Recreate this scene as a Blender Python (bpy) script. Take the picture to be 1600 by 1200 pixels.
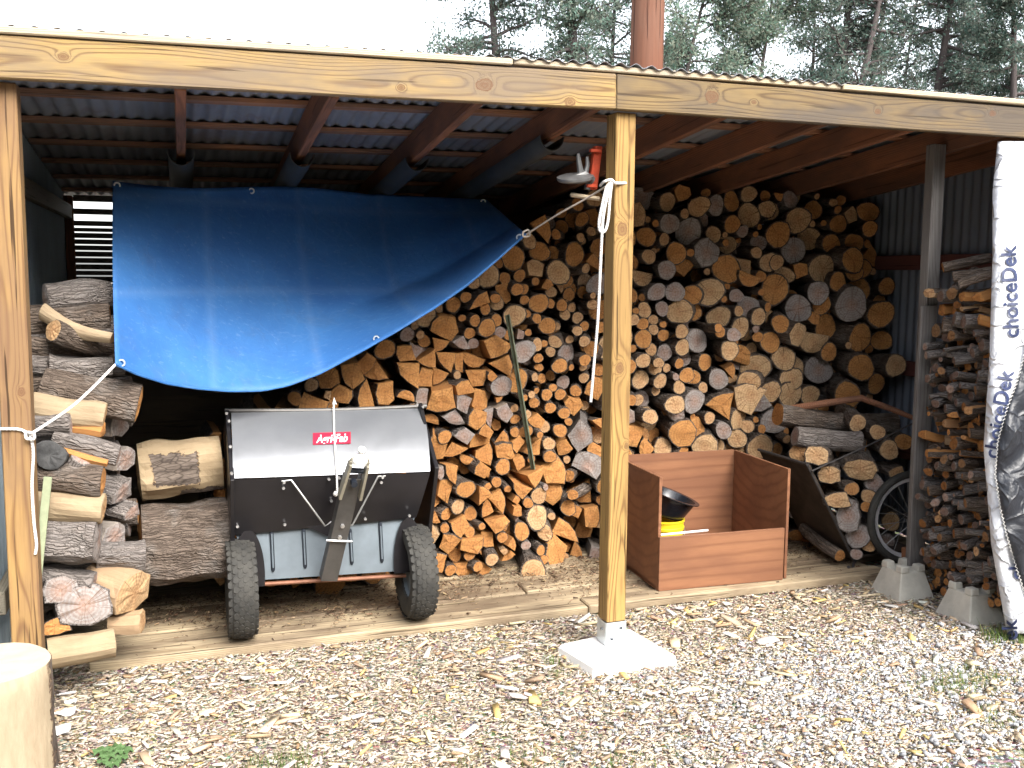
import bpy, bmesh, math, random
import numpy as np
from mathutils import Vector, Matrix, Euler, Quaternion, noise as mnoise
R = math.radians
rnd = random.Random(7)
scene = bpy.context.scene
for o in list(bpy.data.objects):
    bpy.data.objects.remove(o)

# ------------------------------------------------------------------ camera
CAM = np.array((-1.72, -3.67, 1.63)); YAW, PITCH, ROLL, FPX = 19.0, 6.5, 0.4, 1500.0
_y, _p, _r = R(YAW), R(PITCH), R(ROLL)
c_f = np.array((math.sin(_y) * math.cos(_p), math.cos(_y) * math.cos(_p), -math.sin(_p)))
_rt = np.array((math.cos(_y), -math.sin(_y), 0.0)); _up = np.cross(_rt, c_f)
c_r = _rt * math.cos(_r) + _up * math.sin(_r); c_u = -_rt * math.sin(_r) + _up * math.cos(_r)
cam_d = bpy.data.cameras.new('camera'); cam = bpy.data.objects.new('camera', cam_d)
scene.collection.objects.link(cam)
cam_d.sensor_width = 36.0; cam_d.lens = FPX / 1600 * 36.0
cam_d.clip_start = 0.05; cam_d.clip_end = 2000
m = Matrix.Identity(4)
for i in range(3):
    m[i][0], m[i][1], m[i][2], m[i][3] = c_r[i], c_u[i], -c_f[i], CAM[i]
cam.matrix_world = m
scene.camera = cam

# ------------------------------------------------------------------ sky, sun, exposure
SUN_EL, SUN_AZ = 43.0, 164.0          # azimuth from +Y towards +X: behind the camera, to its right
world = bpy.data.worlds.new('World'); scene.world = world; world.use_nodes = True
wn = world.node_tree.nodes; wl = world.node_tree.links
sky = wn.new('ShaderNodeTexSky'); sky.sky_type = 'NISHITA'; sky.sun_disc = False
sky.sun_elevation = R(SUN_EL); sky.sun_rotation = R(SUN_AZ); sky.air_density = 1.0; sky.dust_density = 3.0
hs = wn.new('ShaderNodeHueSaturation'); hs.inputs['Saturation'].default_value = 0.30
wl.new(sky.outputs[0], hs.inputs['Color']); wl.new(hs.outputs[0], wn['Background'].inputs['Color'])
wn['Background'].inputs['Strength'].default_value = 0.15
sun_d = bpy.data.lights.new('sun', 'SUN'); sun_d.energy = 1.35; sun_d.angle = R(30); sun_d.color = (1.0, 0.95, 0.87)
sun = bpy.data.objects.new('sun', sun_d); scene.collection.objects.link(sun)
sdir = Vector((math.sin(R(SUN_AZ)) * math.cos(R(SUN_EL)), math.cos(R(SUN_AZ)) * math.cos(R(SUN_EL)), math.sin(R(SUN_EL))))
sun.rotation_euler = sdir.to_track_quat('Z', 'Y').to_euler()
sun.location = (3, -4, 6)
vs = scene.view_settings
vs.view_transform = 'Standard'; vs.look = 'None'; vs.gamma = 1.0; vs.use_curve_mapping = False
vs.exposure = 2.0
scene.cycles.max_bounces = 10; scene.cycles.diffuse_bounces = 6

# ------------------------------------------------------------------ helpers
def at(px, py, axis, val):
    """world point where the sight line of photo pixel (px, py) meets the plane axis = val"""
    d = c_f + (px - 800) / FPX * c_r - (py - 600) / FPX * c_u
    return Vector(CAM + d * ((val - CAM[axis]) / d[axis]))
def aty(px, py, y): return at(px, py, 1, y)
def atz(px, py, z): return at(px, py, 2, z)
def proj(P):
    d = np.array(P) - CAM; w = d @ c_f
    return 800 + FPX * (d @ c_r) / w, 600 - FPX * (d @ c_u) / w
COL = scene.collection
WL = {}; WQ = {}
LABELS = {}
def tag(o, label, cat, group=None):
    o['label'] = label; o['category'] = cat
    if group: o['group'] = group
    LABELS.setdefault(label, []).append(o.name)
    return o
def empty(name, loc, label=None, cat=None, group=None):
    o = bpy.data.objects.new(name, None); COL.objects.link(o); o.location = loc; WL[o.name] = Vector(loc)
    o.empty_display_size = .1
    if label: tag(o, label, cat, group)
    return o
def attach(o, parent, wloc):
    WL[o.name] = Vector(wloc)
    if parent is not None:
        o.parent = parent
        if parent.name in WQ:
            iq = WQ[parent.name].inverted(); o.location = iq @ (Vector(wloc) - WL[parent.name])
            if o.rotation_mode != 'QUATERNION': o.rotation_mode = 'QUATERNION'
            o.rotation_quaternion = iq @ o.rotation_quaternion
        else:
            o.location = Vector(wloc) - WL[parent.name]
    else:
        o.location = wloc
class MB:
    def __init__(s): s.v = []; s.f = []; s.m = []
    def add(s, vs_, fs, mi=0):
        b = len(s.v); s.v += [Vector(v) for v in vs_]; s.f += [tuple(b + i for i in f) for f in fs]; s.m += [mi] * len(fs)
    def box(s, c, d, rot=None, mi=0):
        hx, hy, hz = d[0] / 2, d[1] / 2, d[2] / 2
        vs_ = [Vector((x, y, z)) for x in (-hx, hx) for y in (-hy, hy) for z in (-hz, hz)]
        if rot is not None: vs_ = [rot @ v for v in vs_]
        s.add([v + Vector(c) for v in vs_], [(0, 1, 3, 2), (4, 6, 7, 5), (0, 4, 5, 1), (2, 3, 7, 6), (0, 2, 6, 4), (1, 5, 7, 3)], mi)
    def hexa(s, p, mi=0):   # 8 corners: bottom 4 ccw, top 4 ccw
        s.add(p, [(3, 2, 1, 0), (4, 5, 6, 7), (0, 1, 5, 4), (1, 2, 6, 5), (2, 3, 7, 6), (3, 0, 4, 7)], mi)
    def tube(s, pts, r, n=8, mi=0, cap=True):
        pts = [Vector(p) for p in pts]; rs = r if isinstance(r, (list, tuple)) else [r] * len(pts)
        t0 = (pts[1] - pts[0]).normalized(); ref = Vector((0, 0, 1)) if abs(t0.z) < .9 else Vector((1, 0, 0))
        nrm = t0.cross(ref).normalized(); rings = []; b = len(s.v)
        for i, p in enumerate(pts):
            t = (pts[min(i + 1, len(pts) - 1)] - pts[max(i - 1, 0)]).normalized()
            nrm = (nrm - t * nrm.dot(t)).normalized(); bn = t.cross(nrm)
            for k in range(n):
                a = 2 * math.pi * k / n
                s.v.append(p + (nrm * math.cos(a) + bn * math.sin(a)) * rs[i])
        for i in range(len(pts) - 1):
            for k in range(n):
                a, c = b + i * n + k, b + i * n + (k + 1) % n
                s.f.append((a, c, c + n, a + n)); s.m.append(mi)
        if cap:
            s.f.append(tuple(b + k for k in reversed(range(n)))); s.m.append(mi)
            e = b + (len(pts) - 1) * n; s.f.append(tuple(e + k for k in range(n))); s.m.append(mi)
    def lathe(s, prof, c, axis, n=32, mi=0, closed=False):
        """prof: (radius, height) along axis"""
        ax = Vector(axis).normalized(); u = ax.orthogonal().normalized(); w = ax.cross(u); b = len(s.v); c = Vector(c)
        for r_, h in prof:
            for k in range(n):
                a = 2 * math.pi * k / n; s.v.append(c + ax * h + (u * math.cos(a) + w * math.sin(a)) * r_)
        L = len(prof)
        for i in range(L if closed else L - 1):
            j = (i + 1) % L
            for k in range(n):
                k2 = (k + 1) % n
                s.f.append((b + i * n + k, b + i * n + k2, b + j * n + k2, b + j * n + k)); s.m.append(mi)
    def grid(s, fn, nu, nv, mi=0):
        s.add([fn(i / nu, j / nv) for j in range(nv + 1) for i in range(nu + 1)],
              [(j * (nu + 1) + i, j * (nu + 1) + i + 1, (j + 1) * (nu + 1) + i + 1, (j + 1) * (nu + 1) + i) for j in range(nv) for i in range(nu)], mi)
    def build(s, name, mats, parent=None, smooth=False, origin=None, bevel=0, thick=0, sharp=35):
        me = bpy.data.meshes.new(name)
        if origin is None:
            lo = [min(v[i] for v in s.v) for i in range(3)]; hi = [max(v[i] for v in s.v) for i in range(3)]
            origin = Vector(((lo[0] + hi[0]) / 2, (lo[1] + hi[1]) / 2, lo[2] if parent is None else (lo[2] + hi[2]) / 2))
        origin = Vector(origin)
        me.from_pydata([v - origin for v in s.v], [], s.f)
        for mt in (mats if isinstance(mats, (list, tuple)) else [mats]): me.materials.append(mt)
        me.polygons.foreach_set('material_index', s.m)
        if bevel or thick or True:
            bm = bmesh.new(); bm.from_mesh(me)
            if thick:
                bmesh.ops.solidify(bm, geom=bm.faces[:], thickness=thick)
            else:
                bmesh.ops.recalc_face_normals(bm, faces=bm.faces[:])
            if bevel:
                es = [e for e in bm.edges if len(e.link_faces) == 2 and e.calc_face_angle(0) > .5]
                bmesh.ops.bevel(bm, geom=es, offset=bevel, segments=1, affect='EDGES', profile=.5)
            bm.to_mesh(me); bm.free()
        if smooth:
            me.polygons.foreach_set('use_smooth', [True] * len(me.polygons))
            me.set_sharp_from_angle(angle=R(sharp))
        o = bpy.data.objects.new(name, me); COL.objects.link(o); attach(o, parent, origin)
        return o
def board(name, p0, p1, w, h, mt, parent, roll=0.0, bevel=.004, twist=0.0, nseg=1):
    """plank with its local X along p0->p1, w = width (local Y), h = thickness (local Z)"""
    p0, p1 = Vector(p0), Vector(p1); d = p1 - p0; L = d.length; x = d.normalized()
    ref = Vector((0, 0, 1)) if abs(x.z) < .95 else Vector((0, -1, 0))
    y = ref.cross(x).normalized(); z = x.cross(y)
    me = bpy.data.meshes.new(name); bm = bmesh.new(); bmesh.ops.create_cube(bm, size=1)
    for v in bm.verts: v.co = Vector((v.co.x * L, v.co.y * w, v.co.z * h))
    if bevel: bmesh.ops.bevel(bm, geom=bm.edges[:], offset=min(bevel, h * .3, w * .3), segments=1, affect='EDGES')
    bm.to_mesh(me); bm.free(); me.materials.append(mt)
    o = bpy.data.objects.new(name, me); COL.objects.link(o)
    mat3 = Matrix((x, y, z)).transposed()
    o.rotation_mode = 'QUATERNION'; o.rotation_quaternion = mat3.to_quaternion() @ Quaternion((1, 0, 0), roll)
    attach(o, parent, (p0 + p1) / 2)
    WQ[o.name] = mat3.to_quaternion() @ Quaternion((1, 0, 0), roll)
    return o

# ------------------------------------------------------------------ node materials
class NT:
    def __init__(s, name, rough=.8, metal=0.0, spec=.3):
        s.mat = bpy.data.materials.new(name); s.mat.use_nodes = True; s.t = s.mat.node_tree; s.b = s.t.nodes['Principled BSDF']
        s.b.inputs['Roughness'].default_value = rough; s.b.inputs['Metallic'].default_value = metal
        s.b.inputs['Specular IOR Level'].default_value = spec
    def n(s, typ, **kw):
        nd = s.t.nodes.new('ShaderNode' + typ)
        for k, v in kw.items(): setattr(nd, k, v)
        return nd
    def put(s, sock, v):
        if hasattr(v, 'is_output'): s.t.links.new(v, sock)
        elif v is not None: sock.default_value = v
    def coord(s, kind='Object'): return s.n('TexCoord').outputs[kind]
    def rand(s): return s.n('ObjectInfo').outputs['Random']
    def attr(s, name, out='Vector'): return s.n('Attribute', attribute_name=name).outputs[out]
    def vm(s, op, a, b=None):
        nd = s.n('VectorMath', operation=op); s.put(nd.inputs[0], a)
        if b is not None: s.put(nd.inputs[3 if op == 'SCALE' else 1], b)
        return nd.outputs['Value' if op in ('LENGTH', 'DISTANCE', 'DOT_PRODUCT') else 'Vector']
    def mth(s, op, a, b=None, clamp=False):
        nd = s.n('Math', operation=op, use_clamp=clamp); s.put(nd.inputs[0], a)
        if b is not None: s.put(nd.inputs[1], b)
        return nd.outputs[0]
    def noise(s, vec, scale, detail=4, rough=.55, dist=0.0, col=False):
        nd = s.n('TexNoise'); s.put(nd.inputs['Vector'], vec); nd.inputs['Scale'].default_value = scale
        nd.inputs['Detail'].default_value = detail; nd.inputs['Roughness'].default_value = rough; nd.inputs['Distortion'].default_value = dist
        return nd.outputs['Color' if col else 0]
    def voro(s, vec, scale, feature='F1', out='Distance', rnd_=1.0):
        nd = s.n('TexVoronoi', feature=feature); s.put(nd.inputs['Vector'], vec); nd.inputs['Scale'].default_value = scale
        nd.inputs['Randomness'].default_value = rnd_
        return nd.outputs[out]
    def ramp(s, fac, stops, interp='LINEAR'):
        nd = s.n('ValToRGB'); cr = nd.color_ramp; cr.interpolation = interp
        while len(cr.elements) < len(stops): cr.elements.new(.5)
        for e, (p, c) in zip(cr.elements, stops):
            e.position = p; e.color = (*(c if isinstance(c, (tuple, list)) else (c, c, c)), 1)
        s.put(nd.inputs[0], fac); return nd.outputs[0]
    def mix(s, fac, a, b, blend='MIX'):
        nd = s.n('MixRGB', blend_type=blend)
        for k, v in zip((0, 1, 2), (fac, a, b)):
            if isinstance(v, tuple) and len(v) == 3: v = (*v, 1)
            s.put(nd.inputs[k], v)
        return nd.outputs[0]
    def bump(s, h, strength=.3, dist=.01):
        nd = s.n('Bump'); nd.inputs['Strength'].default_value = strength; nd.inputs['Distance'].default_value = dist
        s.put(nd.inputs['Height'], h); s.t.links.new(nd.outputs[0], s.b.inputs['Normal'])
    def color(s, c): s.put(s.b.inputs['Base Color'], (*c, 1) if isinstance(c, tuple) else c); return s
    def scale(s, v, xyz):
        nd = s.n('Mapping'); s.put(nd.inputs['Vector'], v); nd.inputs['Scale'].default_value = xyz; return nd.outputs[0]
    def sep(s, v): nd = s.n('SeparateXYZ'); s.put(nd.inputs[0], v); return nd.outputs

def plank_wood(name, light, dark, stain=None, stain_amt=.5, knots=(), ring=140.0, rough=.75, off=(0, .02, -.09), wear=None, seed=1.0, crack=.5):
    """sawn timber, grain along local X"""
    N = NT(name, rough)
    co = N.coord(); rv = N.rand()
    k = N.n('CombineXYZ'); N.put(k.inputs[0], N.mth('MULTIPLY', rv, 37.0 * seed)); N.put(k.inputs[1], 0.0); N.put(k.inputs[2], 0.0)
    co2 = N.vm('ADD', co, k.outputs[0])
    warp = N.noise(N.scale(co2, (.42, 3, 3)), 1.6, 2, .5, col=True)
    w2 = N.vm('SCALE', N.vm('SUBTRACT', warp, (.5, .5, .5)), .075)
    base = N.vm('ADD', N.vm('ADD', co, off), w2)
    kn_mask = None
    for (kx, ky, kz, kr) in knots:
        d = N.vm('LENGTH', N.vm('MULTIPLY', N.vm('ADD', N.vm('SUBTRACT', co, (kx, ky, kz)), N.vm('SCALE', N.vm('SUBTRACT', N.noise(N.vm('ADD', co, (kx * 7, 3, kz)), 28, 4, .7, col=True), (.5, .5, .5)), kr * 1.1)), (.7, 1, 1)))
        g = N.mth('DIVIDE', kr * kr * 1.3, N.mth('ADD', N.mth('MULTIPLY', d, d), kr * kr * .5))
        bmp = N.n('CombineXYZ'); N.put(bmp.inputs[1], N.mth('MULTIPLY', g, .014)); N.put(bmp.inputs[2], N.mth('MULTIPLY', g, .02))
        base = N.vm('ADD', base, bmp.outputs[0])
        mk = N.ramp(N.mth('DIVIDE', d, kr), [(0, .35), (.3, .75), (.6, .35), (.85, .8), (1.0, 0.0)])
        kn_mask = mk if kn_mask is None else N.mth('MAXIMUM', kn_mask, mk)
    v = N.scale(base, (.05, 1, 1))
    sp = N.sep(v)
    rr = N.vm('LENGTH', N.vm('MULTIPLY', v, (0, 1, 1)))
    ph = N.mth('ADD', N.mth('MULTIPLY', rr, ring * 6.28), N.mth('MULTIPLY', N.noise(N.scale(co2, (2, 30, 30)), 1, 3), 2.2))
    rings = N.mth('ADD', N.mth('MULTIPLY', N.mth('SINE', ph), .5), .5)
    rings = N.ramp(rings, [(0, 0.0), (.6, .08), (.9, .6), (1, 1.0)])
    fine = N.noise(N.scale(co2, (3, 90, 90)), 2.2, 4, .6)
    f = N.mth('ADD', N.mth('MULTIPLY', rings, .72), N.mth('MULTIPLY', N.mth('SUBTRACT', fine, .35), .7), clamp=True)
    c = N.mix(f, light, dark)
    if stain:
        sm = N.ramp(N.noise(N.scale(co2, (1, 3.5, 3.5)), 1.7, 4, .6), [(.38, 0.0), (.60, stain_amt)])
        c = N.mix(sm, c, stain)
    cr = N.ramp(N.noise(N.scale(co2, (1.2, 38, 38)), 1.5, 2, .5), [(.335, crack), (.375, 0.0)])
    c = N.mix(cr, c, tuple(x * .25 for x in dark))
    if kn_mask is not None:
        c = N.mix(kn_mask, c, (.13, .06, .03))
    N.color(c)
    N.bump(N.mth('SUBTRACT', N.mth('MULTIPLY', f, -.5), N.mth('MULTIPLY', cr, 1.5)), .35, .004)
    return N.mat

M = {}
M['beam_l'] = plank_wood('beam_pine', (.345, .235, .09), (.125, .066, .028), (.15, .118, .092), .75,
                         knots=[(.73, -.02, -.005, .026), (.41, -.02, -.03, .012), (-.72, -.02, .01, .013), (1.08, -.02, -.05, .018)], seed=.01, off=(0, .09, .012), ring=150)
M['beam_r'] = plank_wood('beam_pine_weathered', (.215, .148, .066), (.082, .05, .026), (.085, .07, .058), .85,
                         knots=[(-1.05, -.02, .008, .026), (-.85, -.02, .0, .008), (-.22, -.02, -.0, .012), (.42, -.02, .03, .014)], seed=.02, off=(0, .09, -.012), ring=150)
M['post'] = plank_wood('post_pine', (.41, .26, .088), (.155, .078, .026), (.2, .12, .05), .55,
                       knots=[(.60, .008, .0445, .022), (.03, .006, .0445, .018), (-.3, -.03, .0445, .010)], seed=.03, ring=160, off=(0, .02, .05), crack=.8)
M['post_l'] = plank_wood('post_pine_brown', (.34, .21, .08), (.15, .075, .03), (.17, .1, .06), .65, knots=[(.12, -.02, .0445, .012)], seed=.04, ring=150, off=(0, -.02, .06), crack=.9)
M['rafter'] = plank_wood('rafter_wood', (.30, .125, .062), (.14, .058, .03), (.08, .05, .04), .6)
M['purlin'] = plank_wood('purlin_wood', (.38, .19, .11), (.2, .09, .05), (.12, .1, .09), .6)
M['trim'] = plank_wood('trim_wood', (.55, .45, .30), (.32, .24, .15), (.3, .27, .24), .6)
M['deck'] = plank_wood('deck_wood', (.47, .38, .25), (.27, .2, .12), (.13, .09, .06), .8, crack=.9)
M['greywood'] = plank_wood('weathered_grey_wood', (.22, .21, .2), (.12, .11, .1), (.1, .09, .09), .5)
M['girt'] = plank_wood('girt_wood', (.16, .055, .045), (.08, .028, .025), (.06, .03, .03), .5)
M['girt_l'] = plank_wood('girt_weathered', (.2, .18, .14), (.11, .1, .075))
M['ply'] = plank_wood('red_plywood', (.275, .128, .066), (.19, .083, .043), (.155, .068, .04), .55, ring=17, off=(0, 0, -.5), crack=0, rough=.55)
M['backwall'] = plank_wood('back_wall_boards', (.2, .15, .1), (.1, .07, .045), (.08, .06, .05), .6)

def simple(name, c, rough=.6, metal=0.0, spec=.4, var=.25, sc=6.0, bump=0.0, bsc=40.0, c2=None):
    N = NT(name, rough, metal, spec); co = N.coord()
    nz = N.noise(co, sc, 5, .6)
    N.color(N.mix(N.ramp(nz, [(.3, 0.0), (.7, 1.0)]), tuple(x * (1 - var) for x in c), c2 or tuple(min(1, x * (1 + var)) for x in c)))
    if bump: N.bump(N.noise(co, bsc, 5, .6), bump, .006)
    return N.mat
def corrugated(name, c, rust=.25, rough=.45, metal=.5):
    N = NT(name, rough, metal, .5); co = N.coord()
    nz = N.noise(N.scale(co, (1, 1, .35)), 4, 6, .65); r2 = N.noise(co, 2.2, 6, .7)
    c1 = N.mix(nz, tuple(x * .6 for x in c), tuple(x * 1.25 for x in c))
    N.color(N.mix(N.ramp(r2, [(.52, 0.0), (.72, rust)]), c1, (.16, .06, .03)))
    N.put(N.b.inputs['Roughness'], N.ramp(nz, [(.3, rough), (.7, min(1, rough + .3))]))
    return N.mat
def pole_mat():
    N = NT('pole_wood', .85, 0, .2); co = N.coord(); n1 = N.noise(N.scale(co, (1, 1, .05)), 42, 5, .6); n2 = N.noise(N.scale(co, (1, 1, .3)), 4, 4)
    ck = N.ramp(N.noise(N.scale(co, (1, 1, .04)), 24, 2), [(.36, .8), (.40, 0.0)])
    c = N.mix(n1, (.19, .078, .045), (.105, .042, .026)); c = N.mix(N.ramp(n2, [(.4, 0.0), (.7, .6)]), c, (.17, .1, .072)); c = N.mix(ck, c, (.05, .022, .015))
    N.color(c); N.bump(N.mth('SUBTRACT', n1, ck), .5, .008); return N.mat
M['pole'] = pole_mat()
M['roof'] = corrugated('galvanised_roofing', (.25, .275, .315), .5, .55, .1)
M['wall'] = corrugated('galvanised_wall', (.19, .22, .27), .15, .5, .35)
M['wall_l'] = corrugated('galvanised_wall_lit', (.36, .45, .52), .15, .7, .0)  # same metal as the right wall, its brighter light painted into the colour
M['concrete'] = simple('concrete', (.78, .77, .75), .9, var=.06, sc=9, bump=.25, bsc=60)
M['concrete2'] = simple('old_concrete', (.50, .48, .42), .9, var=.16, sc=9, bump=.4, bsc=50)
M['galv'] = simple('galvanised_steel', (.62, .66, .68), .4, .7, .5, var=.15, sc=14)
M['bolt'] = simple('zinc_bolt', (.6, .6, .6), .35, .8, .5)
M['black'] = simple('black_paint', (.012, .011, .013), .35, .0, .5, var=.4, sc=4)
M['tongue'] = simple('dark_dusty_steel', (.085, .08, .075), .5, .4, .5, var=.3, sc=9)
M['hardware'] = simple('tan_dusty_hardware', (.3, .28, .22), .5, .5, .5, var=.25, sc=12)
M['panelgrey'] = simple('blue_grey_dusty_panel', (.155, .185, .21), .5, .1, .4, var=.2, sc=5)
M['slot'] = simple('dark_slot_metal', (.02, .025, .035), .5, .2)
M['rubber'] = simple('tyre_rubber', (.038, .038, .037), .75, 0, .3, var=.35, sc=12, bump=.2, bsc=90, c2=(.06, .057, .05))
M['rustrail'] = simple('rusty_rail', (.22, .1, .06), .6, .3, var=.3, sc=14)
M['rod'] = simple('grey_rod', (.3, .3, .29), .4, .6)
M['white'] = simple('white_plastic', (.8, .8, .79), .4, 0, .4, var=.05)
M['red'] = simple('red_plate', (.40, .02, .05), .4, 0, .4, var=.15)
M['redbar'] = simple('red_orange_paint', (.55, .075, .03), .5, 0, .4, var=.25, sc=20)
M['castiron'] = simple('cast_iron', (.14, .14, .14), .5, .5, .5, var=.3, sc=16)
M['yellow'] = simple('yellow_pail', (.72, .52, .02), .45, 0, .4, var=.1, sc=12)
M['panblack'] = simple('black_enamel', (.012, .013, .017), .22, 0, .6, var=.3)
M['cartpanel'] = simple('dark_cart_panel', (.06, .045, .035), .75, 0, .3, var=.45, sc=8)
M['cartsteel'] = simple('cart_steel', (.07, .065, .065), .5, .5)
M['chrome'] = simple('chrome_rim', (.85, .85, .9), .28, .75, .5, var=.1)
M['greenstake'] = simple('green_stake_paint', (.12, .15, .09), .7, 0, .3, var=.35, sc=18, c2=(.2, .23, .16))
M['palestake'] = simple('pale_green_stake', (.27, .30, .19), .7, 0, .3, var=.25, sc=16)
M['sleeve'] = simple('dark_half_pipe', (.05, .055, .055), .6, 0, .3, var=.25)
M['dirt'] = simple('dirt', (.12, .085, .06), .95, var=.4, sc=9, bump=.5, bsc=50)

def rope_mat():
    N = NT('white_rope', .85, 0, .2); co = N.coord()
    w = N.n('TexWave', wave_type='BANDS', bands_direction='DIAGONAL'); N.put(w.inputs['Vector'], co); w.inputs['Scale'].default_value = 60
    w.inputs['Distortion'].default_value = 1
    N.color(N.mix(w.outputs[1], (.55, .53, .5), (.82, .81, .79))); N.bump(w.outputs[1], .5, .003)
    return N.mat
M['rope'] = rope_mat()
M['cord'] = simple('thin_tan_cord', (.42, .37, .32), .85, var=.2, sc=40)

def hopper_mat():
    N = NT('silver_grey_hopper', .28, .55, .5); co = N.coord()
    nz = N.noise(co, 3.5, 5, .6); sc = N.noise(N.scale(co, (60, 2, 2)), 1, 3)
    N.color(N.mix(nz, (.20, .21, .23), (.34, .35, .37)))
    N.put(N.b.inputs['Roughness'], N.ramp(N.noise(co, 9, 5, .7), [(.3, .3), (.75, .44)]))
    N.bump(N.noise(co, 1.6, 1), .03, .05)
    return N.mat
M['hopper'] = hopper_mat()

def tarp_mat():
    N = NT('blue_woven_tarp', .58, 0, .3); co = N.coord()
    nz = N.noise(co, 2.2, 6, .65); cr = N.noise(co, 7, 6, .7, .6)
    wob = N.vm('ADD', co, N.vm('SCALE', N.noise(co, 3.0, 3, .6, col=True), .16))
    cs1 = N.ramp(N.voro(wob, 4.2, 'DISTANCE_TO_EDGE'), [(0, 1.0), (.05, .25), (.12, 0.0)])
    cs2 = N.ramp(N.voro(N.vm('ADD', wob, (3.1, 1.7, .4)), 11.0, 'DISTANCE_TO_EDGE'), [(0, 1.0), (.06, .2), (.14, 0.0)])
    msk = N.ramp(N.noise(co, 2.6, 3), [(.42, 0.0), (.6, 1.0)])
    fold = N.sep(co); fx = N.mth('PINGPONG', N.mth('ADD', fold[0], .13), .23); fz = N.mth('PINGPONG', N.mth('ADD', fold[2], .05), .21)
    fl = N.mth('ADD', N.ramp(fx, [(0, 1.0), (.03, 0.0)]), N.ramp(fz, [(0, 1.0), (.03, 0.0)]), clamp=True)
    c = N.mix(N.ramp(nz, [(.3, 0.0), (.7, 1.0)]), (.03, .115, .33), (.048, .172, .43))
    scuff = N.ramp(N.noise(N.scale(N.vm('ADD', co, N.vm('SCALE', N.noise(co, 6, 3, col=True), .1)), (3, 9, 9)), 6, 6, .75), [(.56, 0.0), (.74, .28)])
    c = N.mix(scuff, c, (.26, .40, .62)); c = N.mix(N.mth('MULTIPLY', N.mth('MULTIPLY', cs2, msk), .05), c, (.25, .4, .62))
    c = N.mix(N.ramp(N.noise(co, 5, 5, .7), [(.55, 0.0), (.75, .4)]), c, (.06, .1, .2)); c = N.mix(N.mth('MULTIPLY', fl, .09), c, (.3, .45, .66))
    N.color(c)
    h = N.mth('ADD', N.mth('MULTIPLY', cr, .8), N.mth('ADD', N.mth('MULTIPLY', cs1, .07), N.mth('ADD', N.mth('MULTIPLY', N.mth('MULTIPLY', cs2, msk), .06), N.mth('MULTIPLY', fl, .16))))
    N.bump(h, .55, .012)
    return N.mat
M['tarp'] = tarp_mat()
def wrap_mat(name, c1, c2, rough, spec, bs):
    N = NT(name, rough, 0, spec); co = N.coord(); wob = N.vm('ADD', co, N.vm('SCALE', N.noise(co, 5, 3, .6, col=True), .1))
    cs = N.ramp(N.voro(wob, 9, 'DISTANCE_TO_EDGE'), [(0, 1.0), (.08, .2), (.16, 0.0)])
    N.color(N.mix(N.noise(co, 7, 6, .65), c1, c2)); N.bump(N.mth('ADD', N.noise(co, 6, 6, .65, .8), N.mth('MULTIPLY', cs, .5)), bs, .025)
    return N.mat
M['wrap'] = wrap_mat('white_lumber_wrap', (.5, .52, .57), (.72, .74, .78), .5, .35, .8)
M['wrapblack'] = wrap_mat('black_wrap_lining', (.010, .012, .018), (.022, .025, .033), .42, .5, .45)
M['ink'] = simple('navy_print', (.025, .035, .09), .6, var=.3, sc=25)

# firewood: attributes lp = position within the log (y along it), tone = colour class 0..1
def bark_mat():
    N = NT('bark', .92, 0, .15); lp = N.attr('lp'); tone = N.attr('tone', 'Fac')
    nz = N.noise(N.scale(lp, (1, .16, 1)), 55, 7, .7, .5); big = N.noise(lp, 9, 4, .6)
    fur = N.voro(N.scale(N.vm('ADD', lp, N.vm('SCALE', N.noise(lp, 20, 3, col=True), .03)), (1, .10, 1)), 85, 'DISTANCE_TO_EDGE')
    c = N.mix(N.ramp(nz, [(.3, 0.0), (.7, 1.0)]), (.06, .045, .036), (.23, .18, .145))
    c = N.mix(N.ramp(big, [(.5, 0.0), (.75, .55)]), c, (.25, .235, .22))
    c = N.mix(N.ramp(tone, [(.72, 0.0), (.9, .55)]), c, (.27, .25, .24))
    c = N.mix(N.ramp(fur, [(0, .45), (.10, 0.0)]), c, (.03, .022, .017))
    N.color(c); N.bump(N.mth('ADD', N.mth('MULTIPLY', nz, .7), N.ramp(fur, [(0, 0.0), (.2, .6)])), .9, .012)
    return N.mat
def split_mat(name='split_wood', l=(.52, .255, .085), d=(.28, .12, .042)):
    N = NT(name, .85, 0, .2); lp = N.attr('lp'); tone = N.attr('tone', 'Fac')
    nz = N.noise(N.scale(lp, (1, .12, 1)), 45, 5, .65); big = N.noise(lp, 8, 3)
    c = N.mix(nz, d, l)
    c = N.mix(N.ramp(tone, [(.5, 0.0), (.68, .75)]), c, N.mix(nz, (.24, .18, .115), (.42, .33, .225)))
    c = N.mix(N.ramp(tone, [(.78, 0.0), (.88, .85)]), c, N.mix(nz, (.15, .135, .125), (.33, .305, .28)))
    c = N.mix(N.ramp(big, [(.5, 0.0), (.8, .5)]), c, (.16, .1, .06))
    N.color(c); N.bump(nz, .6, .008)
    return N.mat
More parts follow.
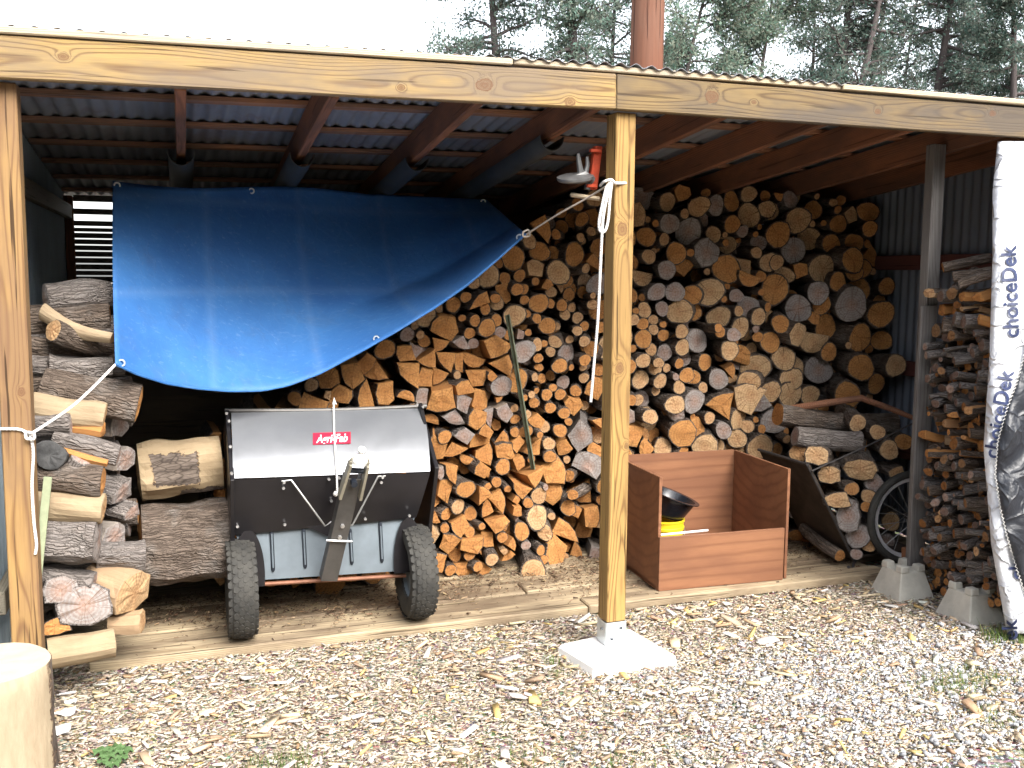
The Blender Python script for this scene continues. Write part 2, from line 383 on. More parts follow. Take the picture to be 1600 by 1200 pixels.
def end_mat(name='end_grain', dim=None):
    N = NT(name, .85, 0, .2); lp = N.attr('lp'); tone = N.attr('tone', 'Fac')
    wv = N.vm('ADD', lp, N.vm('SCALE', N.vm('SUBTRACT', N.noise(lp, 16, 3, col=True), (.5, .5, .5)), .018))
    rad = N.vm('LENGTH', N.vm('MULTIPLY', wv, (1, 0, 1)))
    rg = N.mth('ADD', N.mth('MULTIPLY', N.mth('SINE', N.mth('MULTIPLY', rad, 420.0)), .5), .5)
    fine = N.noise(lp, 90, 4, .7); big = N.noise(lp, 14, 4, .6)
    heart = N.ramp(rad, [(0, 1.0), (.018, .75), (.05, 0.0)])
    ora = N.mix(big, (.39, .165, .045), (.62, .32, .115))
    pal = N.mix(big, (.44, .27, .13), (.64, .45, .26))
    gry = N.mix(big, (.19, .175, .17), (.40, .375, .36))
    c = N.mix(N.ramp(tone, [(.46, 0.0), (.62, 1.0)]), ora, pal)
    c = N.mix(N.ramp(tone, [(.76, 0.0), (.82, 1.0)]), c, gry)
    dirv = N.vm('NORMALIZE', N.vm('MULTIPLY', N.vm('ADD', lp, N.vm('SCALE', N.noise(lp, 40, 2, col=True), .004)), (1, 0, 1)))
    of = N.n('CombineXYZ'); N.put(of.inputs[1], N.mth('MULTIPLY', tone, 91.0))
    an = N.noise(N.vm('ADD', dirv, of.outputs[0]), 3.2, 2)
    rc = N.ramp(N.mth('ABSOLUTE', N.mth('SUBTRACT', an, .5)), [(0, .75), (.012, .3), (.02, 0.0)])
    c = N.mix(rc, c, (.07, .03, .014))
    c = N.mix(N.mth('MULTIPLY', rg, .26), c, (.16, .075, .03))
    c = N.mix(N.mth('MULTIPLY', heart, .35), c, (.34, .12, .035))
    c = N.mix(N.ramp(fine, [(.45, 0.0), (.8, .55)]), c, (.12, .07, .04))
    ck = N.ramp(N.voro(N.vm('ADD', lp, N.vm('SCALE', N.noise(lp, 30, 2, col=True), .02)), 16, 'DISTANCE_TO_EDGE'), [(0, .6), (.025, 0.0)])
    c = N.mix(N.mth('MULTIPLY', ck, N.ramp(big, [(.45, 0.0), (.6, 1.0)])), c, (.05, .025, .012))
    if dim: c = N.mix(1.0, c, dim, 'MULTIPLY')
    N.color(c); N.bump(N.mth('ADD', N.mth('MULTIPLY', fine, .5), N.mth('MULTIPLY', rg, .2)), .5, .005)
    return N.mat
M['bark'] = bark_mat(); M['split'] = split_mat(); M['end'] = end_mat(); M['end_dim'] = end_mat('weathered_end_grain', (.5, .46, .44))
M['bare'] = split_mat('barkless_wood', (.40, .31, .185), (.23, .165, .095))
M['char'] = simple('charred_wood', (.03, .03, .032), .8, var=.5, sc=20, bump=.6, bsc=40, c2=(.09, .09, .09))

def vcol_mat(name, rough=.85, sp=.2, nsc=60, amt=.35, trans=0.0):
    N = NT(name, rough, 0, sp); c = N.attr('col', 'Color'); nz = N.noise(N.coord(), nsc, 3)
    N.color(N.mix(N.mth('MULTIPLY', nz, amt), c, N.mix(1.0, c, (.35, .32, .3), 'MULTIPLY')))
    if trans:
        t = N.n('BsdfTranslucent'); N.put(t.inputs[0], c); mx = N.n('MixShader'); mx.inputs[0].default_value = trans
        N.t.links.new(N.b.outputs[0], mx.inputs[1]); N.t.links.new(t.outputs[0], mx.inputs[2])
        N.t.links.new(mx.outputs[0], N.t.nodes['Material Output'].inputs[0])
    return N.mat
M['chip'] = vcol_mat('wood_chips'); M['leaf'] = vcol_mat('foliage', 1.0, .0, 3, .15, .5)
def ground_mat():
    N = NT('ground', .95, 0, .15); co = N.coord()
    a = N.noise(co, 1.1, 5, .6); b = N.voro(co, 55, 'F1', 'Color'); d = N.voro(co, 55, 'F1', 'Distance'); e = N.noise(co, 30, 5, .7)
    c = N.mix(a, (.27, .225, .17), (.40, .345, .28)); c = N.mix(.4, c, N.mix(1.0, c, b, 'OVERLAY')); c = N.mix(N.ramp(e, [(.35, .5), (.6, 0.0)]), c, (.06, .045, .035))
    N.color(c); N.bump(N.mth('ADD', N.mth('MULTIPLY', d, -1.0), e), .9, .02)
    return N.mat
M['ground'] = ground_mat()
def trunk_mat():
    N = NT('tree_bark', .95, 0, .15); co = N.coord(); nz = N.noise(N.scale(co, (1, 1, .2)), 14, 5, .65)
    N.color(N.mix(nz, (.04, .033, .035), (.13, .11, .105))); N.bump(nz, .8, .03); return N.mat
M['trunk'] = trunk_mat()

def np_mesh(name, V, F, mats, attrs=None, midx=None, smooth=False):
    """V (n,3), F list of equal-length index arrays"""
    me = bpy.data.meshes.new(name); V = np.asarray(V, np.float32); F = np.asarray(F, np.int32); k = F.shape[1]
    me.vertices.add(len(V)); me.vertices.foreach_set('co', V.ravel())
    me.loops.add(F.size); me.loops.foreach_set('vertex_index', F.ravel())
    me.polygons.add(len(F)); me.polygons.foreach_set('loop_start', np.arange(0, F.size, k, dtype=np.int32))
    for mt in mats: me.materials.append(mt)
    if midx is not None: me.polygons.foreach_set('material_index', np.asarray(midx, np.int32))
    if smooth: me.polygons.foreach_set('use_smooth', np.ones(len(F), bool))
    for nm, (tp, arr) in (attrs or {}).items():
        at_ = me.attributes.new(nm, tp, 'POINT')
        at_.data.foreach_set({'FLOAT_COLOR': 'color', 'FLOAT_VECTOR': 'vector', 'FLOAT': 'value'}[tp], np.asarray(arr, np.float32).ravel())
    me.update(calc_edges=True); me.validate()
    return me
def link(name, me, loc=(0, 0, 0), parent=None):
    o = bpy.data.objects.new(name, me); COL.objects.link(o); attach(o, parent, loc); return o
#@@STRUCTURE
# ================================================================== SETTING
gm = MB(); gm.grid(lambda u, v: (-150 + 300 * u, -150 + 300 * v, 0), 4, 4)
ground = gm.build('ground', M['ground'], origin=(0, 0, 0)); ground['kind'] = 'structure'

shed = empty('woodshed', (0, 0, 0), 'open fronted timber woodshed with corrugated metal roof sheltering the firewood', 'shed')
TILT = .094
def roof_z(y, x=0.0): return 2.450 - TILT * (y + .085) + .0185 * min(0.0, x + .06)
XL, XR, YB = -2.40, 2.56, 3.0
# front beam boards, trim strip, posts
board('beam_board', (-2.62, -.085, 2.313), (-.064, -.085, 2.354), .04, .136, M['beam_l'], shed)['label'] = 'yellow front beam board with knots, left of the joint'
board('beam_board', (-.060, -.080, 2.354), (2.9, -.080, 2.352), .04, .136, M['beam_r'], shed)['label'] = 'greyer weathered front beam board, right of the joint'
for x0, x1, z0, z1, dy in ((-2.62, -.5, 2.391, 2.4285, 0), (-.495, 1.0, 2.434, 2.440, .012), (1.004, 2.9, 2.438, 2.438, 0)):
    board('roof_trim', (x0, -.09 + dy, z0 + .005), (x1, -.09 + dy, z1 + .005), .05, .024, M['trim'], shed)
post = board('post', (0, -.02, .155), (0, -.02, 2.282), .089, .089, M['post'], shed, roll=R(2))
board('post', (-2.272, .0, -.05), (-2.262, .0, 2.25), .095, .089, M['post_l'], shed)
board('post', (1.885, .28, .0), (1.875, .28, 2.29), .075, .06, M['greywood'], shed)['label'] = 'grey weathered post behind the stack of sticks'
board('post', (2.6, .0, .0), (2.6, .0, 2.29), .089, .089, M['post_l'], shed)
b = MB()
b.box((0, -.02 - .047, .105), (.094, .003, .10)); b.box((-.0475, -.02, .105), (.003, .089, .10)); b.box((.0475, -.02, .105), (.003, .089, .10)); b.box((0, -.02, .058), (.094, .094, .006))
b.box((0, -.02, .10), (.088, .088, .09))
for q_ in ((.02, -.0685, .13), (-.022, -.0685, .085)): b.tube([q_, (q_[0], q_[1] - .006, q_[2])], .007, 6, mi=1)
b.tube([(-.049, -.03, .12), (-.055, -.03, .12)], .007, 6, mi=1)
pb = b.build('post_base', [M['galv'], M['slot']], post, bevel=.0008)
# roof sheets (corrugated)
PITCH = .0675
def corr_sheet(name, fn, x0, x1, n_along, mt, parent, amp=.0075):
    n = int(round((x1 - x0) / PITCH * 8)); mb = MB()
    mb.grid(lambda u, v: fn(x0 + (x1 - x0) * u, v, amp * math.sin(2 * math.pi * (x0 + (x1 - x0) * u) / PITCH)), n, n_along)
    return mb.build(name, mt, parent, smooth=True, thick=.0012, sharp=60)
x = -2.66; i = 0
while x < 2.95:
    x1 = min(x + PITCH * 10 + .03, 3.0); y0 = -.104 + rnd.uniform(-.012, .012); lift = .0022 * (i % 2) + rnd.uniform(0, .002)
    corr_sheet('roof_sheet', lambda X, v, a, y0=y0, lift=lift: (X, y0 + (3.15 - y0) * v, roof_z(y0 + (3.15 - y0) * v, X) + .0015 + lift + a), x, x1, 6, M['roof'], shed)
    x += PITCH * 10; i += 1
# purlins and rafters
for y in (.18, .62, 1.06, 1.5, 1.94, 2.38, 2.8):
    z = roof_z(y) - .0125
    for xa, xb in ((-2.38, -.3 + rnd.uniform(-.2, .2)), (-.02, 2.5)):
        board('purlin', (xa, y, z + .0185 * min(0, xa + .06)), (xb if xb > 0 else -.03, y, z + rnd.uniform(-.003, 0)), .085, .02, M['purlin'], shed, bevel=.002)
RAFT = [-1.70, -1.17, -.62, -.13, .45, .95, 1.42, 1.95, 2.45]
for k, x in enumerate(RAFT):
    off = .025 + .07
    board('rafter', (x, -.06, roof_z(-.06, x) - off), (x, 2.97, roof_z(2.97, x) - off), .04, .135, M['rafter'], shed)
board('top_plate', (-1.54, 2.945, 2.075), (2.5, 2.945, 2.075), .09, .17, M['rafter'], shed)
for k, (x, ys) in enumerate(((-1.70, .95), (-1.17, .92), (-.62, .95), (-.13, .42))):
    mb = MB(); zc = lambda y, x=x: roof_z(y, x) - .175
    def gut(u, v, x=x, ys=ys):
        y = ys + (2.9 - ys) * v; a = math.pi * (1 + u)
        return (x + .055 * math.cos(a), y, zc(y) + .055 * math.sin(a) * 1.1 + .02)
    mb.grid(gut, 14, 8)
    mb.build('half_pipe', M['sleeve'], shed, smooth=True, thick=.003, sharp=60)
# walls
def side_wall(X, name, y0, y1, n, mt):
    for k in range(n):
        ya, yb = y0 + (y1 - y0) * k / n, y0 + (y1 - y0) * (k + 1) / n + (.03 if k < n - 1 else 0)
        corr_sheet(name, lambda t, v, a, X=X, k=k: (X + a + .002 * (k % 2), t, .01 + v * (roof_z(t) - .035)), ya, yb, 2, mt, shed, .008)
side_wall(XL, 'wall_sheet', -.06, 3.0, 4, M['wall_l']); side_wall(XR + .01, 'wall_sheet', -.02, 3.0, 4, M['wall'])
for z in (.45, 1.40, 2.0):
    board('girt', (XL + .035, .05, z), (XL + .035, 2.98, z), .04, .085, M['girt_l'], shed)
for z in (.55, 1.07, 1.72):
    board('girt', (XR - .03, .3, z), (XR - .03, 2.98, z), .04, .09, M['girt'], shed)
WX0, WX1 = XL + .03, -1.55
wz0, wz1 = aty(140, 470, YB).z, aty(140, 289, YB).z
for z in np.arange(.12, 2.2, .2):
    xa = WX1 if wz0 - .1 < z < wz1 + .1 else WX0
    board('wall_board', (xa, YB + .012, z), (2.5, YB + .012, z), .02, .1996, M['backwall'], shed, bevel=.002)
win = board('window_frame', (WX0, YB, wz1 + .024), (WX1, YB, wz1 + .024), .06, .045, M['rafter'], shed)
board('window_frame', (WX0 + .005, YB - .02, .6), (WX0 + .005, YB - .02, 2.1), .05, .05, M['rafter'], shed)
edges = [(305, 315), (326, 335), (345, 353), (356, 362), (364, 372), (374, 381.5), (383.5, 391), (393, 401), (403, 411), (413, 421), (423, 430), (432, 441), (443, 449.5), (451.5, 461), (463, 475)]
for (a, c) in edges:
    za, zc2 = aty(140, c, YB).z, aty(140, a, YB).z
    board('slat', (WX0 + .03, YB + .01, (za + zc2) / 2), (WX1, YB + .01, (za + zc2) / 2), .02, zc2 - za, M['greywood'], win, bevel=.001)
# deck planks
deck = empty('deck_floor', (0, .43, 0), 'low floor of weathered timber planks inside the shed front', 'deck')
y = .432
for row, w in enumerate((.125, .14, .15, .14, .16, .14, .15, .15, .15, .15, .15, .15, .15, .15, .15, .15, .15)):
    if y + w > 2.97: break
    brk = rnd.uniform(-1.2, 1.0)
    for xa, xb in ((-2.12 if row < 2 else -2.33, brk), (brk + .006, 1.86 if row < 2 else 2.45)):
        zj = rnd.uniform(-.006, .004) - (.012 if row in (1, 3) else 0)
        board('plank', (xa, y + w / 2, .027 + zj), (xb, y + w / 2, .027 + zj + rnd.uniform(-.003, .003)), w, .045, M['deck'], deck, roll=R(rnd.uniform(-1.2, 1.2)), bevel=.006)
    y += w + rnd.uniform(.010, .026)
# concrete footing under the centre post
fz = .052; cs = [atz(872, 1006, fz), atz(930, 1041, fz), atz(1057, 1023, fz), atz(985, 981, fz)]
cb = [v + (v - sum(cs, Vector()) / 4).normalized() * .02 for v in cs]
mb = MB(); mb.hexa([(v.x, v.y, -.03) for v in cb] + [(v.x, v.y, fz) for v in cs])
tag(mb.build('concrete_footing', M['concrete'], bevel=.012), 'white square concrete slab under the centre post', 'concrete slab')
# utility pole behind the roof
pp = aty(1009, 104, 3.9); mb = MB()
mb.tube([(pp.x, 3.9, -.2), (pp.x, 3.9, 2), (pp.x + .01, 3.9, 4.2), (pp.x + .03, 3.9, 7.2)], [.152, .147, .137, .12], 28)
o = mb.build('wooden_pole', M['pole'], smooth=True)
tag(o, 'red-brown round wooden pole standing behind the shed roof', 'pole')
o.rotation_euler = (0, 0, 0)

# ------------------------------------------------------------------ trees behind
def make_tree(px, Y, H, lean, hw, nblade, tr, seed, label, tint=(.062, .1, .05), z0f=.22, blen=.075, drop=.3, group='trees behind the shed'):
    g = np.random.default_rng(seed); base = aty(px, 120, Y); base.z = 0; tr_ = random.Random(seed)
    zc = aty(px, 120, Y).z
    root = empty('conifer_tree', base, label, 'tree', group)
    # trunk passes the roof line at px, leaning by `lean` metres per metre
    def tp(z): return np.array((lean * (z - zc) + .10 * math.sin(z * .7 + seed), .05 * math.sin(z * .9 + seed * 2), z))
    mb = MB(); zs = np.linspace(-.1, H, 16)
    mb.tube([base + Vector(tp(z)) for z in zs], [max(.012, tr * (1 - .9 * max(z, 0) / H)) * (1.25 if z < .3 else 1) for z in zs], 10)
    P, D = [], []
    nb = int(H * 9)
    for k in range(nb):
        z = H * (z0f + (1 - z0f) * (k + g.random()) / nb); L = hw * (1.05 - .62 * z / H) * g.uniform(.55, 1.15)
        a = g.uniform(0, 6.283); e = g.uniform(-.15, .55); s = tp(z); d = np.array((math.cos(a) * math.cos(e), math.sin(a) * math.cos(e), math.sin(e)))
        pts = [s]; n = 7
        for j in range(n):
            d = d + np.array((g.normal(0, .16), g.normal(0, .16), -drop * .12 + g.normal(0, .1))); d /= np.linalg.norm(d); pts.append(pts[-1] + d * L / n)
        mb.tube([base + Vector(p) for p in pts], list(np.linspace(tr * .26, .006, n + 1)), 5, cap=False)
        for j in range(2, n + 1):
            for q in range(2):
                td = d * .5 + g.normal(0, .6, 3); td /= np.linalg.norm(td); tl = L * g.uniform(.14, .34)
                p0 = pts[j]; p1 = p0 + td * tl
                mb.tube([base + Vector(p0), base + Vector(p1)], [.008, .003], 3, cap=False)
                P.append((p0, p1))
    mb.build('trunk', M['trunk'], root, smooth=True, origin=base, sharp=80)
    nblade = int(nblade * 2.4); P = np.array(P); idx = g.integers(0, len(P), nblade); t = g.random(nblade)[:, None] ** .6
    c = P[idx, 0] * (1 - t) + P[idx, 1] * t + g.normal(0, .075, (nblade, 3))
    dr = P[idx, 1] - P[idx, 0]; dr /= np.linalg.norm(dr, axis=1)[:, None]; dr = dr + g.normal(0, .55, (nblade, 3)); dr[:, 2] -= drop * .4
    dr /= np.linalg.norm(dr, axis=1)[:, None]
    sd = np.cross(dr, g.normal(0, 1, (nblade, 3))); sd /= np.linalg.norm(sd, axis=1)[:, None]
    l = blen * g.uniform(.5, 1.2, (nblade, 1)); w = l * g.uniform(.15, .28, (nblade, 1))
    V = np.stack([c - sd * w * .5, c + dr * l * .55 - sd * w, c + dr * l, c + dr * l * .55 + sd * w], 1).reshape(-1, 3)
    F = np.arange(4 * nblade).reshape(-1, 4)
    clump = g.uniform(.7, 1.3, len(P))[idx]
    col = np.array(tint)[None] * (clump * g.uniform(.75, 1.25, nblade))[:, None]; col[:, 0] *= g.uniform(.8, 1.3, nblade)
    col = np.concatenate([col, np.ones((nblade, 1))], 1); col = np.repeat(col, 4, 0)
    link('crown', np_mesh('crown', V, F, [M['leaf']], {'col': ('FLOAT_COLOR', col)}), base, root)
G1, G2, G3 = (.165, .225, .185), (.14, .19, .16), (.20, .265, .21)
for args in (
    (768, 11.5, 8.5, -.03, 1.6, 12000, .13, 11, 'dark bushy conifer leftmost above the roof, with open sky on its left', G2),
    (893, 10.0, 8.0, -.02, 1.0, 9000, .17, 12, 'conifer with thick dark trunk left of the wooden pole', G1),
    (962, 14.0, 9.0, .04, 1.7, 12000, .1, 13, 'thin far conifer showing just behind the left side of the wooden pole', G1),
    (1082, 10.5, 8.0, .2, 1.7, 19000, .07, 14, 'dense pale green conifer just right of the wooden pole with slanting limbs', G3),
    (1190, 11.5, 8.5, .05, 1.7, 19000, .07, 15, 'full pale green conifer filling the gap between the pole and the bare trunks', G3),
    (1262, 13.0, 8.5, .02, 1.4, 9000, .08, 16, 'thin trunked conifer just left of the bare leaning trunks', G1),
    (1312, 10.5, 8.5, .07, 1.3, 6500, .15, 17, 'sparse conifer with the thickest upright bare trunk, left of the leaning pair', G2),
    (1346, 10.0, 8.0, .24, 1.2, 5000, .13, 18, 'sparse conifer with dark trunk leaning strongly to the right', G2),
    (1366, 11.5, 8.5, .20, 1.2, 5000, .1, 19, 'thinner leaning conifer just right of the strongly leaning trunk', G2),
    (1422, 13.5, 8.5, .06, 1.4, 6500, .08, 20, 'slender far conifer in the bright gap between the bare trunks', G2),
    (1473, 10.5, 8.5, .02, 1.3, 7500, .15, 21, 'upright conifer with thick bare trunk above the grey post', G2),
    (1488, 12.5, 8.5, .09, 1.4, 6500, .09, 22, 'conifer with slim trunk close beside the right upright trunk', G2),
    (1578, 9.5, 8.0, -.04, 1.5, 17000, .12, 23, 'dense dark conifer at the far right above the white wrap', G2),
    (1530, 14.0, 9.0, .03, 1.6, 9000, .1, 24, 'distant conifer half hidden behind the dense one on the far right', G1)):
    make_tree(*args)
# woodland behind the photographer: a far-off mass of foliage closing the low sky
def woodland():
    g = np.random.default_rng(77); n = 26000; a = g.uniform(R(95), R(265), n); r_ = g.uniform(13, 19, n); hmax = 7.0 + 1.4 * np.sin(a * 9) + 1.0 * np.sin(a * 23 + 1)
    z = g.uniform(0, 1, n) ** .8 * hmax; c = np.stack([np.sin(a) * r_, np.cos(a) * r_ - 2, z], 1)
    d = g.normal(0, 1, (n, 3)); d /= np.linalg.norm(d, axis=1)[:, None]; s_ = np.cross(d, g.normal(0, 1, (n, 3))); s_ /= np.linalg.norm(s_, axis=1)[:, None]; l = g.uniform(.25, .7, (n, 1))
    V = np.stack([c - s_ * l * .3, c + d * l * .6 - s_ * l * .45, c + d * l * 1.2, c + d * l * .6 + s_ * l * .45], 1).reshape(-1, 3)
    col = np.repeat(np.concatenate([np.array(G2)[None] * g.uniform(.5, 1.2, (n, 1)), np.ones((n, 1))], 1), 4, 0)
    o = link('woodland', np_mesh('woodland', V, np.arange(4 * n).reshape(-1, 4), [M['leaf']], {'col': ('FLOAT_COLOR', col)})); o['kind'] = 'stuff'; o['label'] = 'dark green woodland edge across the yard from the shed'; o['category'] = 'woodland'
woodland()
#@@OBJECTS
# ================================================================== FIREWOOD
def log_geo(prof, L, seed, bend=0.0, taper=.06, nr=4, rough=.05, bark=None, rim=.92, bulge=.004):
    """log along +Y, front cut at y=0. prof: [(x,z)..]; bark[i]: edge i carries bark. Returns body and cut-end arrays."""
    n = len(prof); P = np.array(prof, float); cx = P.mean(0); lr = random.Random(seed)
    bark = [True] * n if bark is None else bark
    V, ys = [], [0.0] + [L * (k + 1) / nr for k in range(nr)]
    bdir = lr.uniform(0, 6.28); V2 = []
    for i, y in enumerate(ys):
        sc = 1 - taper * (y / L) if i else 1.0
        off = np.array((math.cos(bdir), math.sin(bdir))) * bend * math.sin(math.pi * min(1, y / L)) * L
        for k in range(n):
            q = (P[k] - cx) * sc
            nz = mnoise.noise(Vector((P[k, 0] * 14 + seed * 3.7, y * 7, P[k, 1] * 14))) if i else 0
            q = q * (1 + rough * 2.0 * nz) + cx + off * (1 if i else 0)
            V.append((q[0], y, q[1]))
    F, Mi = [], []
    for i in range(len(ys) - 1):
        for k in range(n):
            k2 = (k + 1) % n; F.append((i * n + k, (i + 1) * n + k, (i + 1) * n + k2, i * n + k2)); Mi.append(0 if bark[k] else 1)
    F.append(tuple((len(ys) - 1) * n + k for k in range(n))); Mi.append(2)
    # cut end: rim ring, inner ring, centre
    rr = []
    for k in range(n):
        s = rim if (bark[k] or bark[k - 1]) else .97
        q = cx + (P[k] - cx) * s; rr.append((q[0], -.0015 - lr.uniform(0, .002), q[1]))
    mid = [(cx[0] + (P[k, 0] - cx[0]) * .5, -.002 - lr.uniform(0, bulge), cx[1] + (P[k, 1] - cx[1]) * .5) for k in range(n)]
    E = rr + mid + [(cx[0], -.003 - lr.uniform(0, bulge), cx[1])]
    b = len(V); ring = list(range(n))
    V += rr
    for k in range(n):
        k2 = (k + 1) % n; F.append((ring[k], ring[k2], b + k2, b + k)); Mi.append(0 if bark[k] else 1)
    EF = [(k, (k + 1) % n, n + (k + 1) % n, n + k) for k in range(n)] + [(n + k, n + (k + 1) % n, 2 * n) for k in range(n)]
    return V, F, Mi, E, EF
def poly_mesh(name, V, F, Mi, mats, tone, lp=None, smooth_to=None):
    me = bpy.data.meshes.new(name); me.from_pydata([tuple(v) for v in V], [], F)
    for mt in mats: me.materials.append(mt)
    if Mi is not None: me.polygons.foreach_set('material_index', Mi)
    a = me.attributes.new('lp', 'FLOAT_VECTOR', 'POINT'); a.data.foreach_set('vector', np.asarray(V if lp is None else lp, np.float32).ravel())
    a = me.attributes.new('tone', 'FLOAT', 'POINT'); a.data.foreach_set('value', np.full(len(V), tone, np.float32) if np.isscalar(tone) else np.asarray(tone, np.float32))
    return me
def ellipse_prof(r, n, g, ax=1.0, wob=.07):
    ph = [g.uniform(0, 6.28) for _ in range(3)]; rot = g.uniform(0, 3.14); out = []
    for k in range(n):
        a = -2 * math.pi * k / n
        q = r * (1 + wob * math.sin(2 * a + ph[0]) + wob * .6 * math.sin(3 * a + ph[1]) + wob * .35 * math.sin(5 * a + ph[2]))
        x, z = q * math.cos(a), q * math.sin(a) * ax
        out.append((x * math.cos(rot) - z * math.sin(rot), x * math.sin(rot) + z * math.cos(rot)) if ax != 1 else (x, z))
    return out
def sub_edges(poly, bark, g, step, jag):
    """subdivide a split outline, roughen, so that it reads as torn wood"""
    out, bk = [], []; n = len(poly)
    for i in range(n):
        a, b = np.array(poly[i]), np.array(poly[(i + 1) % n]); d = b - a; L = np.linalg.norm(d); k = max(1, min(4, int(round(L / step))))
        nn = np.array((-d[1], d[0])) / (L + 1e-9)
        for j in range(k):
            p = a + d * j / k
            if j: p = p + nn * (g.uniform(-jag, jag) + (.14 * L * math.sin(math.pi * j / k) * (1 if bark[i] else 0)))
            out.append(tuple(p)); bk.append(bark[i])
    return out, bk
LOGS = []      # every firewood log: dict for labels
def add_log(pos, direction, geo, tone, mats=None, name='firewood_log', parent=None, info=None, join=None):
    q = Vector(direction).normalized().to_track_quat('Y', 'Z')
    V, F, Mi, E, EF = geo
    if join is not None:
        join.append((V, F, Mi, E, EF, Vector(pos), q, tone)); return None
    mats = mats or [M['bark'], M['split'], M['end']]
    me = poly_mesh(name, V, F, Mi, mats, tone); o = link(name, me, pos)
    o.rotation_mode = 'QUATERNION'; o.rotation_quaternion = q
    c = bpy.data.objects.new('cut_end', poly_mesh('cut_end', E, EF, None, [mats[2]], tone)); COL.objects.link(c); c.parent = o
    if info is not None:
        info['o'] = o; LOGS.append(info)
    return o
def join_logs(items, name, label, cat, group=None, parent=None):
    V, F, Mi, LP, TN = [], [], [], [], []
    for (v, f, mi, e, ef, pos, q, tone) in items:
        b = len(V); V += [pos + q @ Vector(p) for p in v]; F += [tuple(b + i for i in x) for x in f]; Mi += mi; LP += v; TN += [tone] * len(v)
        b = len(V); V += [pos + q @ Vector(p) for p in e]; F += [tuple(b + i for i in x) for x in ef]; Mi += [2] * len(ef); LP += e; TN += [tone] * len(e)
    me = poly_mesh(name, V, F, Mi, [M['bark'], M['split'], M['end']], TN, LP); o = link(name, me); o['kind'] = 'stuff'
    o['label'] = label; o['category'] = cat
    return o
